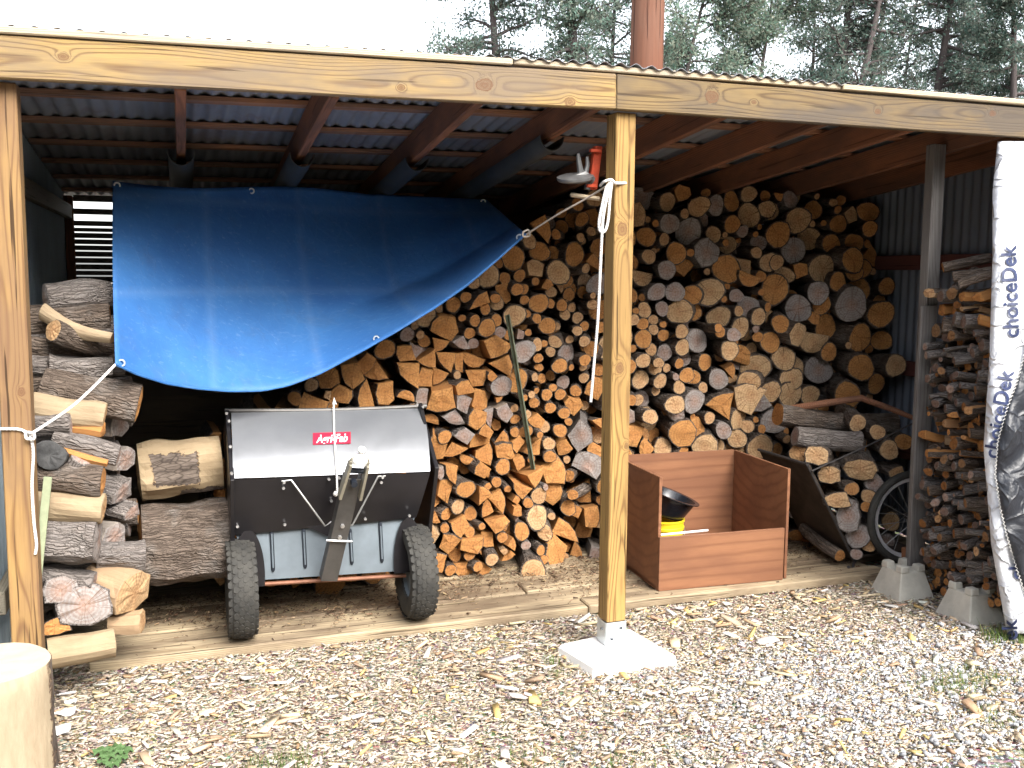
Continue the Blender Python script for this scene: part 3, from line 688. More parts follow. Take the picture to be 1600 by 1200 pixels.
# --- outlines seen in the photo: x,y,radius in photo pixels + kind (r round, s split, h half, q quarter/quad, i irregular) + colour (o orange, p pale, g grey, d dark)
SEEN = """709,476,12ro 725,464,9ro 746,472,15so 757,482,10ro 770,466,8ro 780,475,11rp 722,497,6ro 741,501,9ro 759,512,14ro 775,501,10ro 735,521,9ro 780,520,9rg 695,515,18so 691,540,13so 719,539,12sg 772,540,18so 632,552,13so
650,546,11sg 670,560,14so 697,564,18so 722,566,12so 742,565,17ho 745,587,14so 637,585,20so 666,590,14so 690,588,14so 785,570,16so 575,570,13so 590,582,17so 547,587,17so 512,592,15so 790,455,13so 790,435,10ro
572,615,18so 600,612,15so 634,617,13ho 660,620,11sg 689,627,21so 724,609,13so 722,629,13sg 750,627,14so 786,645,13sg 766,654,12sg 677,656,13ho 709,654,16sg 742,652,14so 692,681,11ro 721,680,11sg 755,672,10so 750,690,13so
786,686,10so 682,700,15so 710,707,15so 730,720,11ho 750,731,11so 761,712,14so 787,705,13so 785,729,12ro 682,737,10sg 701,739,14so 670,762,13so 695,764,15so 750,772,12so 777,754,9ro 777,785,16so 676,785,12so 716,792,12rp
762,795,14so 655,802,13so 739,806,11ro 750,820,6ro 717,820,13so 732,830,9ro 772,817,14so 792,827,7ro 784,839,9ro 797,847,8so 702,847,15so 735,849,15so 685,877,13so 714,870,11ro 732,866,9ro 765,871,10rp 795,871,10so
805,655,8ro 804,675,8ro 852,616,9ro 874,616,9ro 897,610,9ro 834,629,9ro 859,637,9ro 891,632,11so 877,644,9ro 924,637,8rp 839,660,11so 871,671,11ro 902,677,18sg 837,699,14so 882,700,11so 867,737,20so 915,727,20sg 927,700,11so
811,725,9so 815,762,14so 865,770,16so 915,772,19so 900,800,8so 805,797,7so 920,805,14so 885,827,20so 922,837,12so 870,860,20so 907,864,13so 928,865,10sg 825,855,8rg
982,624,7ro 1001,626,8rp 1017,627,11rg 1042,629,13rp 1077,625,15rg 1030,612,7rp 1056,604,9rp 1122,630,18so 1162,615,20sp 1185,630,18sg 999,646,10rp 1020,660,18ip 1055,645,12rg 1150,655,13ip 1164,665,9rp 985,677,14so 1065,677,17io
1087,670,12so 1118,669,11rg 1095,695,15ip 1122,698,11rp 1150,685,13rp 1153,707,16rp 1182,697,17rp 1007,700,13qo 1041,702,13rp 1116,321,13rg 1171,337,17rp 1197,327,12rp 1041,350,13rg 1010,370,13ro 1075,362,17rg 1111,367,11rp
1145,382,13rp 1052,396,14ro 1097,395,17ig 1185,380,11rg 1075,420,15qo 1012,401,10rp 990,410,11ro 1005,435,18hp 1035,422,12rg 1132,420,19ro 1162,415,14qp 1160,437,15ho 1195,410,13rp 1021,456,13rg 1045,456,13rg 1105,456,19rp
1074,460,13ro 986,462,9ro 1147,462,9rg 1172,479,14rg 1059,487,17rp 1130,496,16rp 1091,487,13ro 1182,495,12rp 981,499,8rp 1002,506,8ro 1022,515,7rp 1024,500,7rp 1057,517,9rp 1071,507,8rg 1110,517,7ro 1127,521,9rg 1157,512,14rp
1087,532,16rg 1062,542,11rp 1042,552,11rg 1124,545,13rp 1165,555,22ho 1079,561,11rg 1102,566,12ro 996,562,10rp 1019,565,7rp 1066,585,10ro 1085,590,10ro 1120,592,13rg 1029,595,10rp 1160,595,15rp 1190,577,20rp 1025,575,10rp
900,320,10ro 885,332,9ro 886,354,12ro 862,367,8ro 912,375,8rp 925,410,11so 815,431,10ro 804,452,10ro 819,452,9ro 839,440,7ro 899,461,11ro 859,474,8ro 877,477,9ro 897,481,7rp 906,497,9rp 914,510,8ro 874,511,7rp 827,520,6ro
867,534,11rp 851,537,6ro 905,532,9rp 887,552,15rg 901,560,9ro 842,560,8ro 864,569,12ro 846,575,8ro 862,550,8rp 892,582,7rp 849,592,8ro 867,589,8ro 914,591,8rp 927,574,9rp
1207,330,12rp 1239,345,17rp 1210,367,17ro 1275,372,17rp 1239,391,18rg 1280,420,20rp 1315,407,17ro 1225,430,14rp 1205,410,10rp 1209,452,20ro 1259,457,14rg 1297,440,13ro 1241,482,17rg 1310,475,22rg 1350,455,18ro 1360,490,18ro
1277,475,14ro 1232,522,13ip 1267,535,24hp 1300,512,18ro 1336,527,19ro 1205,535,14ro 1224,560,16rp 1254,577,18rp 1289,580,19rg 1330,572,18ro 1237,592,16rp 1292,550,12ro 1297,317,6rp 1310,350,13ro 1347,332,14ro 1300,382,14ro
1327,380,13ro 1325,425,12ro 1236,616,19rp 1269,618,14rp 1204,612,15rp 1307,615,18ro 1215,660,18rg 1240,842,20ro 335,690,13so 333,735,17so 343,772,10ro""".split()
def pile_y(x, z):
    t = min(1, max(0, (x - .0) / .35)); t = t * t * (3 - 2 * t)
    return (1 - t) * (1.03 + .10 * z) + t * (1.16 + .10 * z) + .22 * max(0, z - 1.35)
def on_pile(px, py):
    y = 1.1
    for _ in range(6):
        p = aty(px, py, y); y = pile_y(p.x, p.z)
    return aty(px, py, y)
PILE_PX = [(330, 690), (425, 640), (500, 590), (600, 545), (700, 465), (780, 405), (815, 385), (870, 335), (900, 310), (1000, 305), (1100, 300), (1200, 305), (1330, 310), (1372, 400), (1385, 540), (1372, 615),
           (1335, 640), (1250, 650), (1262, 720), (1265, 860), (1240, 880), (1000, 882), (930, 884), (800, 890), (640, 900), (340, 915)]
poly = [on_pile(*p) for p in PILE_PX]; POLY = [(p.x, p.z) for p in poly]
def inside(x, z, pg=POLY):
    c = False; j = len(pg) - 1
    for i in range(len(pg)):
        xi, zi = pg[i]; xj, zj = pg[j]
        if (zi > z) != (zj > z) and x < (xj - xi) * (z - zi) / (zj - zi) + xi: c = not c
        j = i
    return c
g = random.Random(21)
C = []   # x, z, r, kind, colour, seen?
for s in SEEN:
    a = s.split(','); px, py = float(a[0]), float(a[1]); r_, kd, cl = float(a[2][:-2]), a[2][-2], a[2][-1]
    p = on_pile(px, py); d = float((np.array(p) - CAM) @ c_f)
    C.append([p.x, p.z, r_ * d / FPX * ((1.08 if kd == 'r' else 1.1) if px < 960 else 1.26), kd, cl, True])
zmin = .052
xs = [p[0] for p in POLY]; zs = [p[1] for p in POLY]
for target in (.058, .046, .038, .031, .025, .019):
    for t in range(2600):
        x, z = g.uniform(min(xs), max(xs)), g.uniform(zmin, max(zs))
        if not inside(x, z): continue
        gap = 9.0
        for c in C:
            dd = math.hypot(c[0] - x, c[1] - z) - c[2] * .93
            if dd < gap:
                gap = dd
                if gap < target * .92: break
        if gap < target * .92: continue
        split_zone = x < -.02 and z < 1.05
        kd = ('s' if g.random() < .72 else 'r') if split_zone else ('r' if g.random() < .86 else 's')
        cl = g.choices('opgd', (8, 1.4, .7, .7) if split_zone else (5, 4, 1.1, .5))[0]
        C.append([x, z, min(gap, target * 1.15) if target > .02 else min(gap, .022), kd, cl, False])
print('pile logs', len(C))
ctr = np.array([(c[0], c[1]) for c in C]); rad = np.array([c[2] for c in C])
def cell(i, grow=1.28):
    """power cell of log i, clipped to an octagon round it"""
    x, z, r_ = C[i][:3]; R0 = r_ * grow; a0 = (i * 1.7) % 1
    pg = [(x + R0 * math.cos(a0 + 2 * math.pi * k / 9), z + R0 * math.sin(a0 + 2 * math.pi * k / 9)) for k in range(9)]
    for j in np.argsort(((ctr - ctr[i]) ** 2).sum(1))[1:16]:
        d = ctr[j] - ctr[i]; D = float(d @ d)
        if D < 1e-8: continue
        t = .5 + (r_ ** 2 - rad[j] ** 2) / (2 * D); t = min(.82, max(.30, t)); m_ = ctr[i] + d * t; out = []
        for k in range(len(pg)):
            a, b = np.array(pg[k]), np.array(pg[(k + 1) % len(pg)]); fa, fb = (a - m_) @ d, (b - m_) @ d
            if fa <= 0: out.append(tuple(a))
            if fa * fb < 0: out.append(tuple(a + (b - a) * fa / (fa - fb)))
        pg = out
        if len(pg) < 3: return None
    return pg
TONE = {'o': (.02, .42), 'p': (.58, .72), 'g': (.84, 1.0), 'd': (.0, .1)}
size_px = []
for c in C:
    p = Vector((c[0], pile_y(c[0], c[1]), c[1])); d = float((np.array(p) - CAM) @ c_f); size_px.append(c[2] * FPX / d)
order = sorted(range(len(C)), key=lambda i: -(size_px[i] + (4 if C[i][5] else 0)))
keep = set(order[:285]); rest = []
for i, c in enumerate(C):
    x, z, r_, kd, cl, seen = c; lr = random.Random(i * 13 + 5)
    y = pile_y(x, z) + lr.uniform(-.05, .05) + (.04 if cl == 'd' else 0); tone = lr.uniform(*TONE[cl]); bark = None
    right = x > .2
    if right: y += lr.gauss(0, .045)
    if .3 < x < 1.35 and z < .68: y = max(y, 1.15)
    yaw = lr.gauss(0, .13 if not right else .2) + (.22 if right else .05); pit = lr.gauss(0, .06)
    if kd in 'shqi':
        pg = cell(i) if kd in 'si' else None
        if pg is None or len(pg) < 3 or kd in 'hq':
            a0 = lr.uniform(0, 6.28) if kd != 'h' else lr.choice((.1, 3.0, -.3, 2.8)) ; span = math.pi if kd == 'h' else 1.75
            k = 7 if kd == 'h' else 5; R1 = r_ * (1.05 if kd == 'h' else 1.5); cx_ = (-math.cos(a0 + span / 2) * R1 * .45, -math.sin(a0 + span / 2) * R1 * .45)
            pr = [(R1 * math.cos(a0 + span * j / k) + cx_[0], R1 * math.sin(a0 + span * j / k) + cx_[1]) for j in range(k + 1)]
            bark = [True] * k + [False]
            if kd == 'q': pr.append(cx_); bark = [True] * k + [False, False]
            pr = pr[::-1]; bark = [bark[(k2) % len(bark)] for k2 in range(len(bark))]; bark = bark[::-1]; bark = bark[1:] + bark[:1]
        else:
            pg = [((q[0] - x) * 1.0, (q[1] - z) * 1.0) for q in pg]
            # drop corners closer than a quarter radius
            pr = []
            for q in pg:
                if not pr or math.hypot(q[0] - pr[-1][0], q[1] - pr[-1][1]) > r_ * .3: pr.append(q)
            if len(pr) > 3 and kd == 's':
                nc = lr.choice((3, 3, 4, 4, 4, 5))
                while len(pr) > nc:
                    # remove the flattest corner
                    def ang(k):
                        a, b, c2 = np.array(pr[k - 1]), np.array(pr[k]), np.array(pr[(k + 1) % len(pr)]); u, w = b - a, c2 - b
                        return abs(math.atan2(u[0] * w[1] - u[1] * w[0], u @ w))
                    pr.pop(min(range(len(pr)), key=ang))
            if kd == 's':
                sx = lr.uniform(.86, 1.1); pr = [(q[0] * sx + lr.uniform(-.1, .1) * r_, q[1] / sx + lr.uniform(-.1, .1) * r_) for q in pr]
            pr = pr[::-1]
            lens = [math.hypot(pr[k][0] - pr[(k + 1) % len(pr)][0], pr[k][1] - pr[(k + 1) % len(pr)][1]) for k in range(len(pr))]
            top = sorted(range(len(pr)), key=lambda k: -lens[k] * lr.uniform(.6, 1.3))
            bark = [False] * len(pr); bark[top[0]] = True
            if kd == 'i': bark = [True] * len(pr)
        if kd not in 'hq': pr, bark = sub_edges(pr, bark, lr, r_ * .8, r_ * .06)
        geo = log_geo(pr, lr.uniform(.34, .44), i, taper=lr.uniform(0, .12), bark=bark, rim=.93, bulge=r_ * .12)
    else:
        ax = lr.uniform(.82, 1.0) if lr.random() < .5 else 1.0
        geo = log_geo(ellipse_prof(r_ * (1.0 if seen else 1.08), 14 if r_ > .03 else 10, lr, ax), lr.uniform(.34, .46), i, bend=lr.uniform(0, .05), rim=.90 if cl != 'g' else .95, bulge=r_ * .08)
    pos = (x, y, z); dr = (math.sin(yaw) * math.cos(pit), math.cos(yaw) * math.cos(pit), math.sin(pit))
    px, py = proj(pos)
    hidden = px < 640 and py > 640 and px > 350
    if i in keep and not hidden:
        add_log(pos, dr, geo, tone, info=dict(px=px, py=py, r=size_px[i], kind=kd, col=cl, grp='cut logs stacked in the main woodpile'))
    else:
        add_log(pos, dr, geo, tone, join=rest)
# darker logs lying behind the front rank
for k in range(420):
    x, z = g.uniform(min(xs), max(xs)), g.uniform(.1, max(zs))
    if not inside(x, z): continue
    lr = random.Random(k + 9000); r_ = lr.uniform(.035, .06)
    add_log((x, pile_y(x, z) + lr.uniform(.10, .22), z), (lr.gauss(0, .1), 1, lr.gauss(0, .05)), log_geo(ellipse_prof(r_, 9, lr), .32, k, nr=2), lr.uniform(0, 1), join=rest)

# --- logs lying lengthwise: left stack, big rounds, cart load.  a = visible end (px), b = other end, r px, plane y at each end
def lying(a, b, r_px, ya, yb, label, cls='bark', tone=.3, prof=None, bend=.03, cutvis=True, group=None, ax=1.0, taper=.08, rough=.09, n=16, seed=0, bark=None, nr=7, name='firewood_log', cat='firewood log', mats=None):
    r_px *= 1.16 if group == GL else 1.15 if group == GC else 1.0
    A, B = aty(*a, ya), aty(*b, yb); lr = random.Random(seed + int(a[0] * 7 + a[1]))
    d = float((np.array(A) - CAM) @ c_f); r_ = r_px * d / FPX
    if prof is None: pr = ellipse_prof(r_, n, lr, ax, .08)
    else: pr, bark = sub_edges([(q[0] * r_, q[1] * r_) for q in prof], [False] * len(prof), lr, r_ * .38, r_ * .05)
    if prof is not None and cls == 'bark': bark = [True] * len(pr)
    mt = {'bark': [M['bark'], M['split'], M['end']], 'bare': [M['bare'], M['bare'], M['end']], 'split': [M['split'], M['split'], M['end']], 'char': [M['char'], M['char'], M['char']]}[cls]
    geo = log_geo(pr, (B - A).length, seed + int(a[0]), bend=bend, taper=taper, nr=nr, rough=rough, bark=bark, bulge=r_ * .1)
    o = add_log(A, B - A, geo, tone, mats=mats or mt, name=name)
    tag(o, label, cat, group)
    return o
HALF = [(1, -.1), (.75, -.62), (.1, -.75), (-.6, -.6), (-1, -.05), (-.8, .35), (-.1, .55), (.7, .45)]
QUAD = [(.95, -.5), (.2, -.8), (-.85, -.6), (-1, .1), (-.7, .7), (.3, .8), (.9, .45)]
WED = [(1.1, -.45), (.3, -.62), (-.8, -.5), (-.95, .0), (-.2, .45), (.7, .6)]
GL = 'logs stacked against the left wall'
GC = 'logs loaded on the garden cart'
lying((72, 470), (172, 462), 22, .62, .70, 'gnarled brown log topmost on the left stack under the window', tone=.9, bend=.1, group=GL)
lying((68, 487), (176, 528), 12, .50, .42, 'pale barkless branch slanting down to the tarp edge on the left stack', 'bare', tone=.7, bend=.08, taper=.35, group=GL)
lying((84, 516), (190, 548), 17, .44, .62, 'dark barked log with pale oval cut end high on left stack', tone=.66, group=GL)
lying((78, 572), (176, 574), 22, .50, .52, 'rough grey barked log below the pale oval cut end, left stack', tone=.9, prof=QUAD, rough=.2, group=GL)
lying((216, 632), (66, 604), 25, .40, .42, 'long dark barked log pointing down right beneath the blue tarp corner', tone=.2, rough=.14, group=GL)
lying((163, 650), (50, 632), 17, .33, .33, 'yellow-tan barkless log right of the knotted rope on the left post', 'bare', tone=.65, rough=.15, group=GL)
lying((112, 664), (44, 665), 17, .30, .32, 'grey barked log with a knot just under the yellow-tan log', tone=.95, rough=.15, group=GL)
lying((160, 672), (112, 666), 15, .31, .33, 'short orange split block under the yellow-tan log, left stack', 'split', tone=.3, prof=WED, group=GL)
lying((78, 711), (95, 700), 20, .18, .6, 'charred black round log end beside the left post', 'char', tone=.95, group=GL)
lying((184, 713), (82, 688), 14, .26, .28, 'slim grey barked log slanting right above the charred round end', tone=.9, group=GL)
lying((168, 722), (100, 702), 9, .24, .26, 'thin orange split stick under the slim grey slanting log', 'split', tone=.2, prof=HALF, group=GL)
lying((160, 752), (50, 745), 22, .22, .24, 'thick grey barked log with orange broken right end behind green stake', tone=.35, rough=.13, group=GL)
lying((128, 716), (112, 742), 15, .24, .27, 'stub of a grey branch rising from the thick grey log', tone=.9, group=GL, rough=.15)
lying((161, 795), (52, 785), 20, .20, .22, 'pale yellow barkless log low behind the leaning green stake', 'bare', tone=.62, group=GL, taper=.0, rough=.14)
lying((152, 842), (56, 840), 34, .20, .22, 'large knotty grey weathered log at mid height of left stack', tone=1.0, rough=.16, group=GL)
lying((146, 908), (62, 896), 20, .20, .22, 'grey split log just under the large knotty grey log', tone=.95, prof=HALF, group=GL)
lying((95, 922), (70, 905), 24, .14, .5, 'grey weathered split log end low beside the left post', tone=.97, prof=QUAD, group=GL)
lying((132, 945), (128, 930), 36, .14, .5, 'big grey split block with wide flat face near stack bottom', tone=.98, prof=QUAD, group=GL)
lying((84, 978), (82, 962), 20, .12, .5, 'dark barked split log at the stack bottom behind the post', tone=.3, prof=WED, group=GL)
lying((178, 1004), (74, 1022), 20, .14, .10, 'tan barkless log with dark right end at the very bottom', 'bare', tone=.6, group=GL, taper=-.1, mats=[M['bare'], M['bare'], M['char']])
lying((188, 660), (150, 655), 26, .52, .56, 'grey squarish split block right of the yellow-tan log', 'split', tone=.95, prof=QUAD, group=GL)
lying((196, 718), (168, 712), 20, .50, .55, 'grey split block just left of the big pale-patched round', 'split', tone=.92, prof=QUAD, group=GL)
lying((190, 768), (150, 755), 27, .45, .5, 'brown split log with upright edge in the second row, left stack', 'bark', tone=.95, prof=WED, group=GL)
lying((205, 800), (170, 790), 17, .44, .5, 'grey bark slab standing beside the huge round', tone=.98, prof=WED, group=GL)
lying((178, 838), (148, 832), 22, .40, .46, 'grey flat split block beside the large knotty log', 'split', tone=.96, prof=QUAD, group=GL)
lying((225, 868), (150, 872), 24, .36, .34, 'mottled grey barked log just left of the huge barked round', tone=.95, rough=.15, group=GL)
lying((208, 926), (150, 905), 36, .26, .36, 'tan split block with big dark knot near the deck edge', 'split', tone=.70, prof=QUAD, group=GL)
lying((222, 970), (172, 972), 19, .26, .28, 'pinkish square split block resting on the deck planks', 'split', tone=.72, prof=QUAD, group=GL)
GB = 'two huge rounds behind the left stack'
lying((218, 738), (344, 722), 46, .82, .84, 'huge pale round with a dark bark patch, upper of the two', 'bark', tone=.64, group=GB, n=26, bend=0, taper=0, nr=16, mats=[M['bark'], M['bare'], M['end']], name='firewood_log')
lying((222, 850), (356, 838), 62, .74, .76, 'huge dark barked round lying on the deck left of sweeper', 'bark', tone=.2, group=GB, n=22, bend=0, taper=0)
big = bpy.data.objects[[o_.name for o_ in COL.objects if o_.get('label', '').startswith('huge pale round')][0]]
def patchy(name, expr, base=None):
    '''bare wood that has kept some bark: expr(N, lp) gives the bark mask'''
    N = NT(name, .88, 0, .2); lp = N.attr('lp'); wlp = N.vm('ADD', lp, N.vm('SCALE', N.vm('SUBTRACT', N.noise(lp, 22, 4, .7, col=True), (.5, .5, .5)), .07))
    mk = expr(N, wlp); nz = N.noise(N.scale(lp, (1, .25, 1)), 42, 6, .65); fur = N.voro(N.scale(lp, (1, .3, 1)), 55, 'DISTANCE_TO_EDGE')
    wd = N.mix(nz, *(base or ((.24, .17, .1), (.42, .33, .21)))); bk = N.mix(N.ramp(nz, [(.3, 0.0), (.7, 1.0)]), (.06, .047, .04), (.21, .17, .14))
    bk = N.mix(N.ramp(fur, [(0, .7), (.12, 0.0)]), bk, (.025, .018, .014)); edge = N.ramp(mk, [(.3, 0.0), (.5, .5), (.7, 0.0)])
    N.color(N.mix(edge, N.mix(N.ramp(mk, [(.45, 0.0), (.55, 1.0)]), wd, bk), (.2, .11, .06)))
    N.bump(N.mth('ADD', N.mth('MULTIPLY', N.ramp(mk, [(.4, 0.0), (.6, 1.0)]), 1.0), N.mth('MULTIPLY', nz, .5)), .8, .012)
    return N.mat
def toward(o_, wdir): return tuple(o_.rotation_quaternion.inverted() @ Vector(wdir).normalized())
def round_mask(N, lp):
    d1 = N.vm('DOT_PRODUCT', lp, toward(big, (0, 0, 1))); sp = N.sep(lp); ramp = lambda v, a_, b_: N.ramp(v, [(a_, 0.0), (b_, 1.0)])
    y_ = sp[1]; zc_ = N.mth('ADD', d1, .5)
    m1 = N.mth('MULTIPLY', N.mth('MULTIPLY', ramp(y_, .045, .06), N.mth('SUBTRACT', 1.0, ramp(y_, .235, .25))), N.mth('MULTIPLY', ramp(zc_, .45, .46), N.mth('SUBTRACT', 1.0, ramp(zc_, .59, .6))))
    m2 = N.mth('MULTIPLY', ramp(y_, .15, .17), N.mth('SUBTRACT', 1.0, ramp(zc_, .425, .435)))
    return N.mth('MAXIMUM', m1, m2)
big.data.materials[0] = patchy('half_barked_round', round_mask)
for k in range(26):               # rear rank of the left stack
    lr = random.Random(k + 4400); py = 500 + k * 18; q_ = aty(112 + lr.uniform(-25, 25), py, .62)
    if q_.z < .08: q_.z = .08
    add_log(q_ + Vector((.2, 0, 0)), (-1, lr.gauss(0, .1), lr.gauss(0, .05)), log_geo(ellipse_prof(lr.uniform(.05, .07), 10, lr), .42, k, nr=4, rough=.12), lr.choice((.3, .9, .95)), join=rest)
# --- pile ends: loose fallen pieces on the right, resting over the cart
lying((1395, 664), (1215, 648), 17, .88, .98, 'long dark barked log lying across the top of cart load', tone=.3, group=GC)
lying((1340, 661), (1315, 640), 12, .72, 1.1, 'round log with pinkish end poking out of the cart load top', tone=.65, group=GC)
lying((1371, 675), (1340, 655), 11, .66, 1.05, 'bright pale round log end below the long top log of the cart', tone=.62, group=GC)
lying((1342, 690), (1242, 682), 14, .70, .78, 'lengthwise barked log with whitish right end, cart load', tone=.9, group=GC)
lying((1389, 703), (1350, 680), 14, .64, 1.0, 'pale round log end at the right of the cart load', tone=.62, group=GC)
lying((1276, 712), (1290, 722), 17, .62, .95, 'pale split log face just right of the cart panel top', 'bark', tone=.64, prof=QUAD, group=GC)
lying((1296, 742), (1305, 720), 16, .60, .95, 'upright pale split face touching the cart panel edge', 'bark', tone=.66, prof=QUAD, group=GC)
lying((1344, 731), (1335, 700), 24, .61, .95, 'widest pale slanted log face in the middle of the cart load', 'bark', tone=.66, prof=HALF, group=GC)
lying((1400, 737), (1365, 728), 13, .62, .85, 'short dark log with small pale split end above the wheel', 'bark', tone=.6, prof=WED, group=GC)
lying((1331, 764), (1302, 748), 10, .58, .9, 'small round orange-tan log end beneath the widest cart face', tone=.5, group=GC)
lying((1366, 755), (1348, 742), 13, .6, .95, 'grey weathered log end just above the wheel tyre', tone=.95, group=GC)
lying((1357, 775), (1348, 758), 10, .58, .95, 'small tan round log end left of the wheel tyre top', tone=.62, group=GC)
lying((1354, 792), (1350, 780), 8, .58, .95, 'smallest orange log end left of the wheel', tone=.3, group=GC)
lying((1306, 780), (1300, 762), 19, .57, .95, 'yellow-tan split log halfway down the cart panel edge', 'bark', tone=.62, prof=WED, group=GC)
lying((1325, 805), (1322, 790), 22, .57, .95, 'large pinkish grey oval log end low in the cart', tone=.86, group=GC, prof=[(.62, -.9), (.1, -1.1), (-.5, -.9), (-.75, -.1), (-.55, .8), (0, 1.1), (.55, .8), (.75, 0)])
lying((1341, 838), (1340, 822), 17, .57, .95, 'grey-white log end near the bottom of the cart', tone=.86, group=GC)
lying((1357, 853), (1352, 842), 9, .56, .95, 'small round tan log end lowest in the cart by the tyre', tone=.6, group=GC)
lying((1338, 866), (1336, 858), 8, .56, .9, 'little grey stub at the foot of the cart panel', tone=.95, group=GC)
lying((1392, 815), (1388, 805), 13, .72, 1.1, 'brownish log end seen between the wheel spokes', tone=.7, group=GC)
lying((1385, 848), (1384, 838), 12, .72, 1.1, 'lower log end seen through the bicycle wheel', tone=.86, group=GC)
lying((1312, 868), (1255, 825), 9, .62, .95, 'thin stub with round orange end at the foot of the cart panel', tone=.4, group=GC)
lying((1250, 706), (1262, 690), 15, .78, 1.15, 'tan round log end tucked behind the top of the cart panel', tone=.55, group=GC)
lying((1412, 690), (1385, 676), 12, .74, 1.1, 'brownish log end beside the grey post, right of the pale rounds', tone=.3, group=GC)
lying((1318, 706), (1300, 694), 11, .80, 1.15, 'tan log end between the lengthwise log and the slanted faces', tone=.55, group=GC)
lying((1352, 700), (1290, 690), 12, .75, .9, 'short barked log tucked between the lengthwise log and widest face', tone=.3, group=GC)
mb = MB(); tp_ = [aty(*p, y) for p, y in (((1225, 640), 1.0), ((1290, 630), .86), ((1345, 622), .80), ((1395, 640), .72), ((1432, 655), .62))]
mb.tube(tp_, [.02, .021, .019, .017, .012], 9)
o = mb.build('branch', M['rafter'], smooth=True); tag(o, 'thin crooked brown branch lying over the top of the cart load', 'branch')

rear = join_logs(rest, 'firewood', 'small and rear firewood filling the gaps between the stacked logs', 'firewood')
# labels of the pile logs
def zone(px, py):
    if px < 845:
        if px < 360: return 'behind the left edge of the sweeper'
        if py < 530: return 'close under the tarp, left of green stake'
        if py < 600: return 'along the lower tarp edge' if px < 660 else 'under the tarp, above the sweeper corner'
        if py < 640: return 'just above the sweeper top' if px < 662 else 'beside the sweeper top corner'
        if py < 700: return 'right of the hopper logo height'
        if py < 750: return "right of the hopper's lower edge"
        if py < 800: return 'right of the black hopper band'
        if py < 845: return 'right above the sweeper tyre'
        return 'beside the sweeper tyre on the deck'
    if px < 958:
        if py < 400: return 'high behind the thin cord'
        if py < 480: return "left of the post at the rope's top half"
        if py < 530: return 'left of the post, above its middle'
        if py < 580: return "left of the post's middle"
        if py < 625: return "left of the rope's lower end"
        if py < 690: return "around the hanging rope's tip"
        if py < 780: return 'between green stake and post, low'
        return 'between green stake and post, at the deck'
    col = ('just right of the post', 'midway right of the post', 'in the right half of the pile', 'near the right wall')[0 if px < 1050 else 1 if px < 1130 else 2 if px < 1230 else 3]
    row = 0 if py < 360 else 1 if py < 410 else 2 if py < 460 else 3 if py < 510 else 4 if py < 560 else 5 if py < 610 else 6 if py < 660 else 7
    return ('topmost, ', 'upper, ', 'fairly high, ', 'above mid height, ', 'at mid height, ', 'below mid height, ', 'low, ', 'lowest, ')[row] + col
ORD = ['', 'second', 'third', 'fourth', 'fifth', 'sixth', 'seventh', 'eighth', 'ninth', 'tenth', 'eleventh', 'twelfth']
grp = {}
for L_ in LOGS:
    sz = 'large' if L_['r'] > 15.5 else 'medium' if L_['r'] > 11 else 'small'
    cn = {'o': 'orange-ended', 'p': 'pale-ended', 'g': 'grey-ended', 'd': 'dark'}[L_['col']]
    kn = {'r': 'round log', 's': 'split log', 'h': 'half-round log', 'q': 'quarter-split log', 'i': 'lumpy log'}[L_['kind']]
    grp.setdefault((f'{sz} {cn} {kn}', zone(L_['px'], L_['py'])), []).append(L_)
for (ds, zn), ls in grp.items():
    ls.sort(key=lambda q: q['px'])
    for k, L_ in enumerate(ls):
        if len(ls) == 1: lab = f'{ds} {zn}'
        else: lab = ('leftmost ' if k == 0 else 'rightmost ' if k == len(ls) - 1 else ORD[k] + '-from-left ') + f'{ds} {zn}'
        tag(L_['o'], lab, 'firewood log', L_['grp'])
# ================================================================== LAWN SWEEPER
SW = empty('lawn_sweeper', (-1.15, .6, .05), 'black towed lawn sweeper with silver hopper front parked before the woodpile', 'lawn sweeper')
c1, c2 = atz(376, 979, .05), atz(644, 956, .05); TYY = .56
def lerp(a, b, t): return a + (b - a) * t
def quadfn(tl, tr, bl, br, bulge=0.0, nrm=Vector((0, -1, .3))):
    return lambda u, v: lerp(lerp(tl, tr, u), lerp(bl, br, u), v) + nrm * bulge * math.sin(math.pi * v) * (1 - .15 * (2 * u - 1) ** 2)
HT, HB = .74, .44
tl, tr, bl, br = aty(361, 645, HT), aty(661, 638, HT), aty(364, 748, HB), aty(672, 737, HB)
mb = MB(); mb.grid(quadfn(tl, tr, bl, br, .035), 16, 10)
front = mb.build('hopper_front', M['hopper'], SW, smooth=True, thick=.003, sharp=60)
bl2, br2 = aty(364, 836, .54), aty(650, 808, .54)
mb = MB(); nf = quadfn(bl + Vector((0, .004, -.004)), br + Vector((0, .004, -.004)), bl2, br2, .012); mb.grid(nf, 14, 5)
vb = [aty(478, 822, .532), aty(545, 818, .532), aty(513, 838, .53)]
mb.build('lower_hood', M['black'], SW, smooth=True, thick=.003, sharp=60)
mb = MB(); mb.add([v for v in vb] + [v + Vector((0, .01, 0)) for v in vb], [(0, 1, 2), (5, 4, 3), (0, 3, 4, 1), (1, 4, 5, 2), (2, 5, 3, 0)])
mb.build('hitch_plate', M['black'], SW)
gtl, gtr, gbl, gbr = aty(368, 833, .56), aty(648, 808, .56), aty(390, 907, .55), aty(622, 892, .55)
mb = MB(); gq = quadfn(gtl, gtr, gbl, gbr, .004); mb.grid(gq, 4, 3); mb.build('brush_guard', M['panelgrey'], SW, smooth=True, thick=.003)
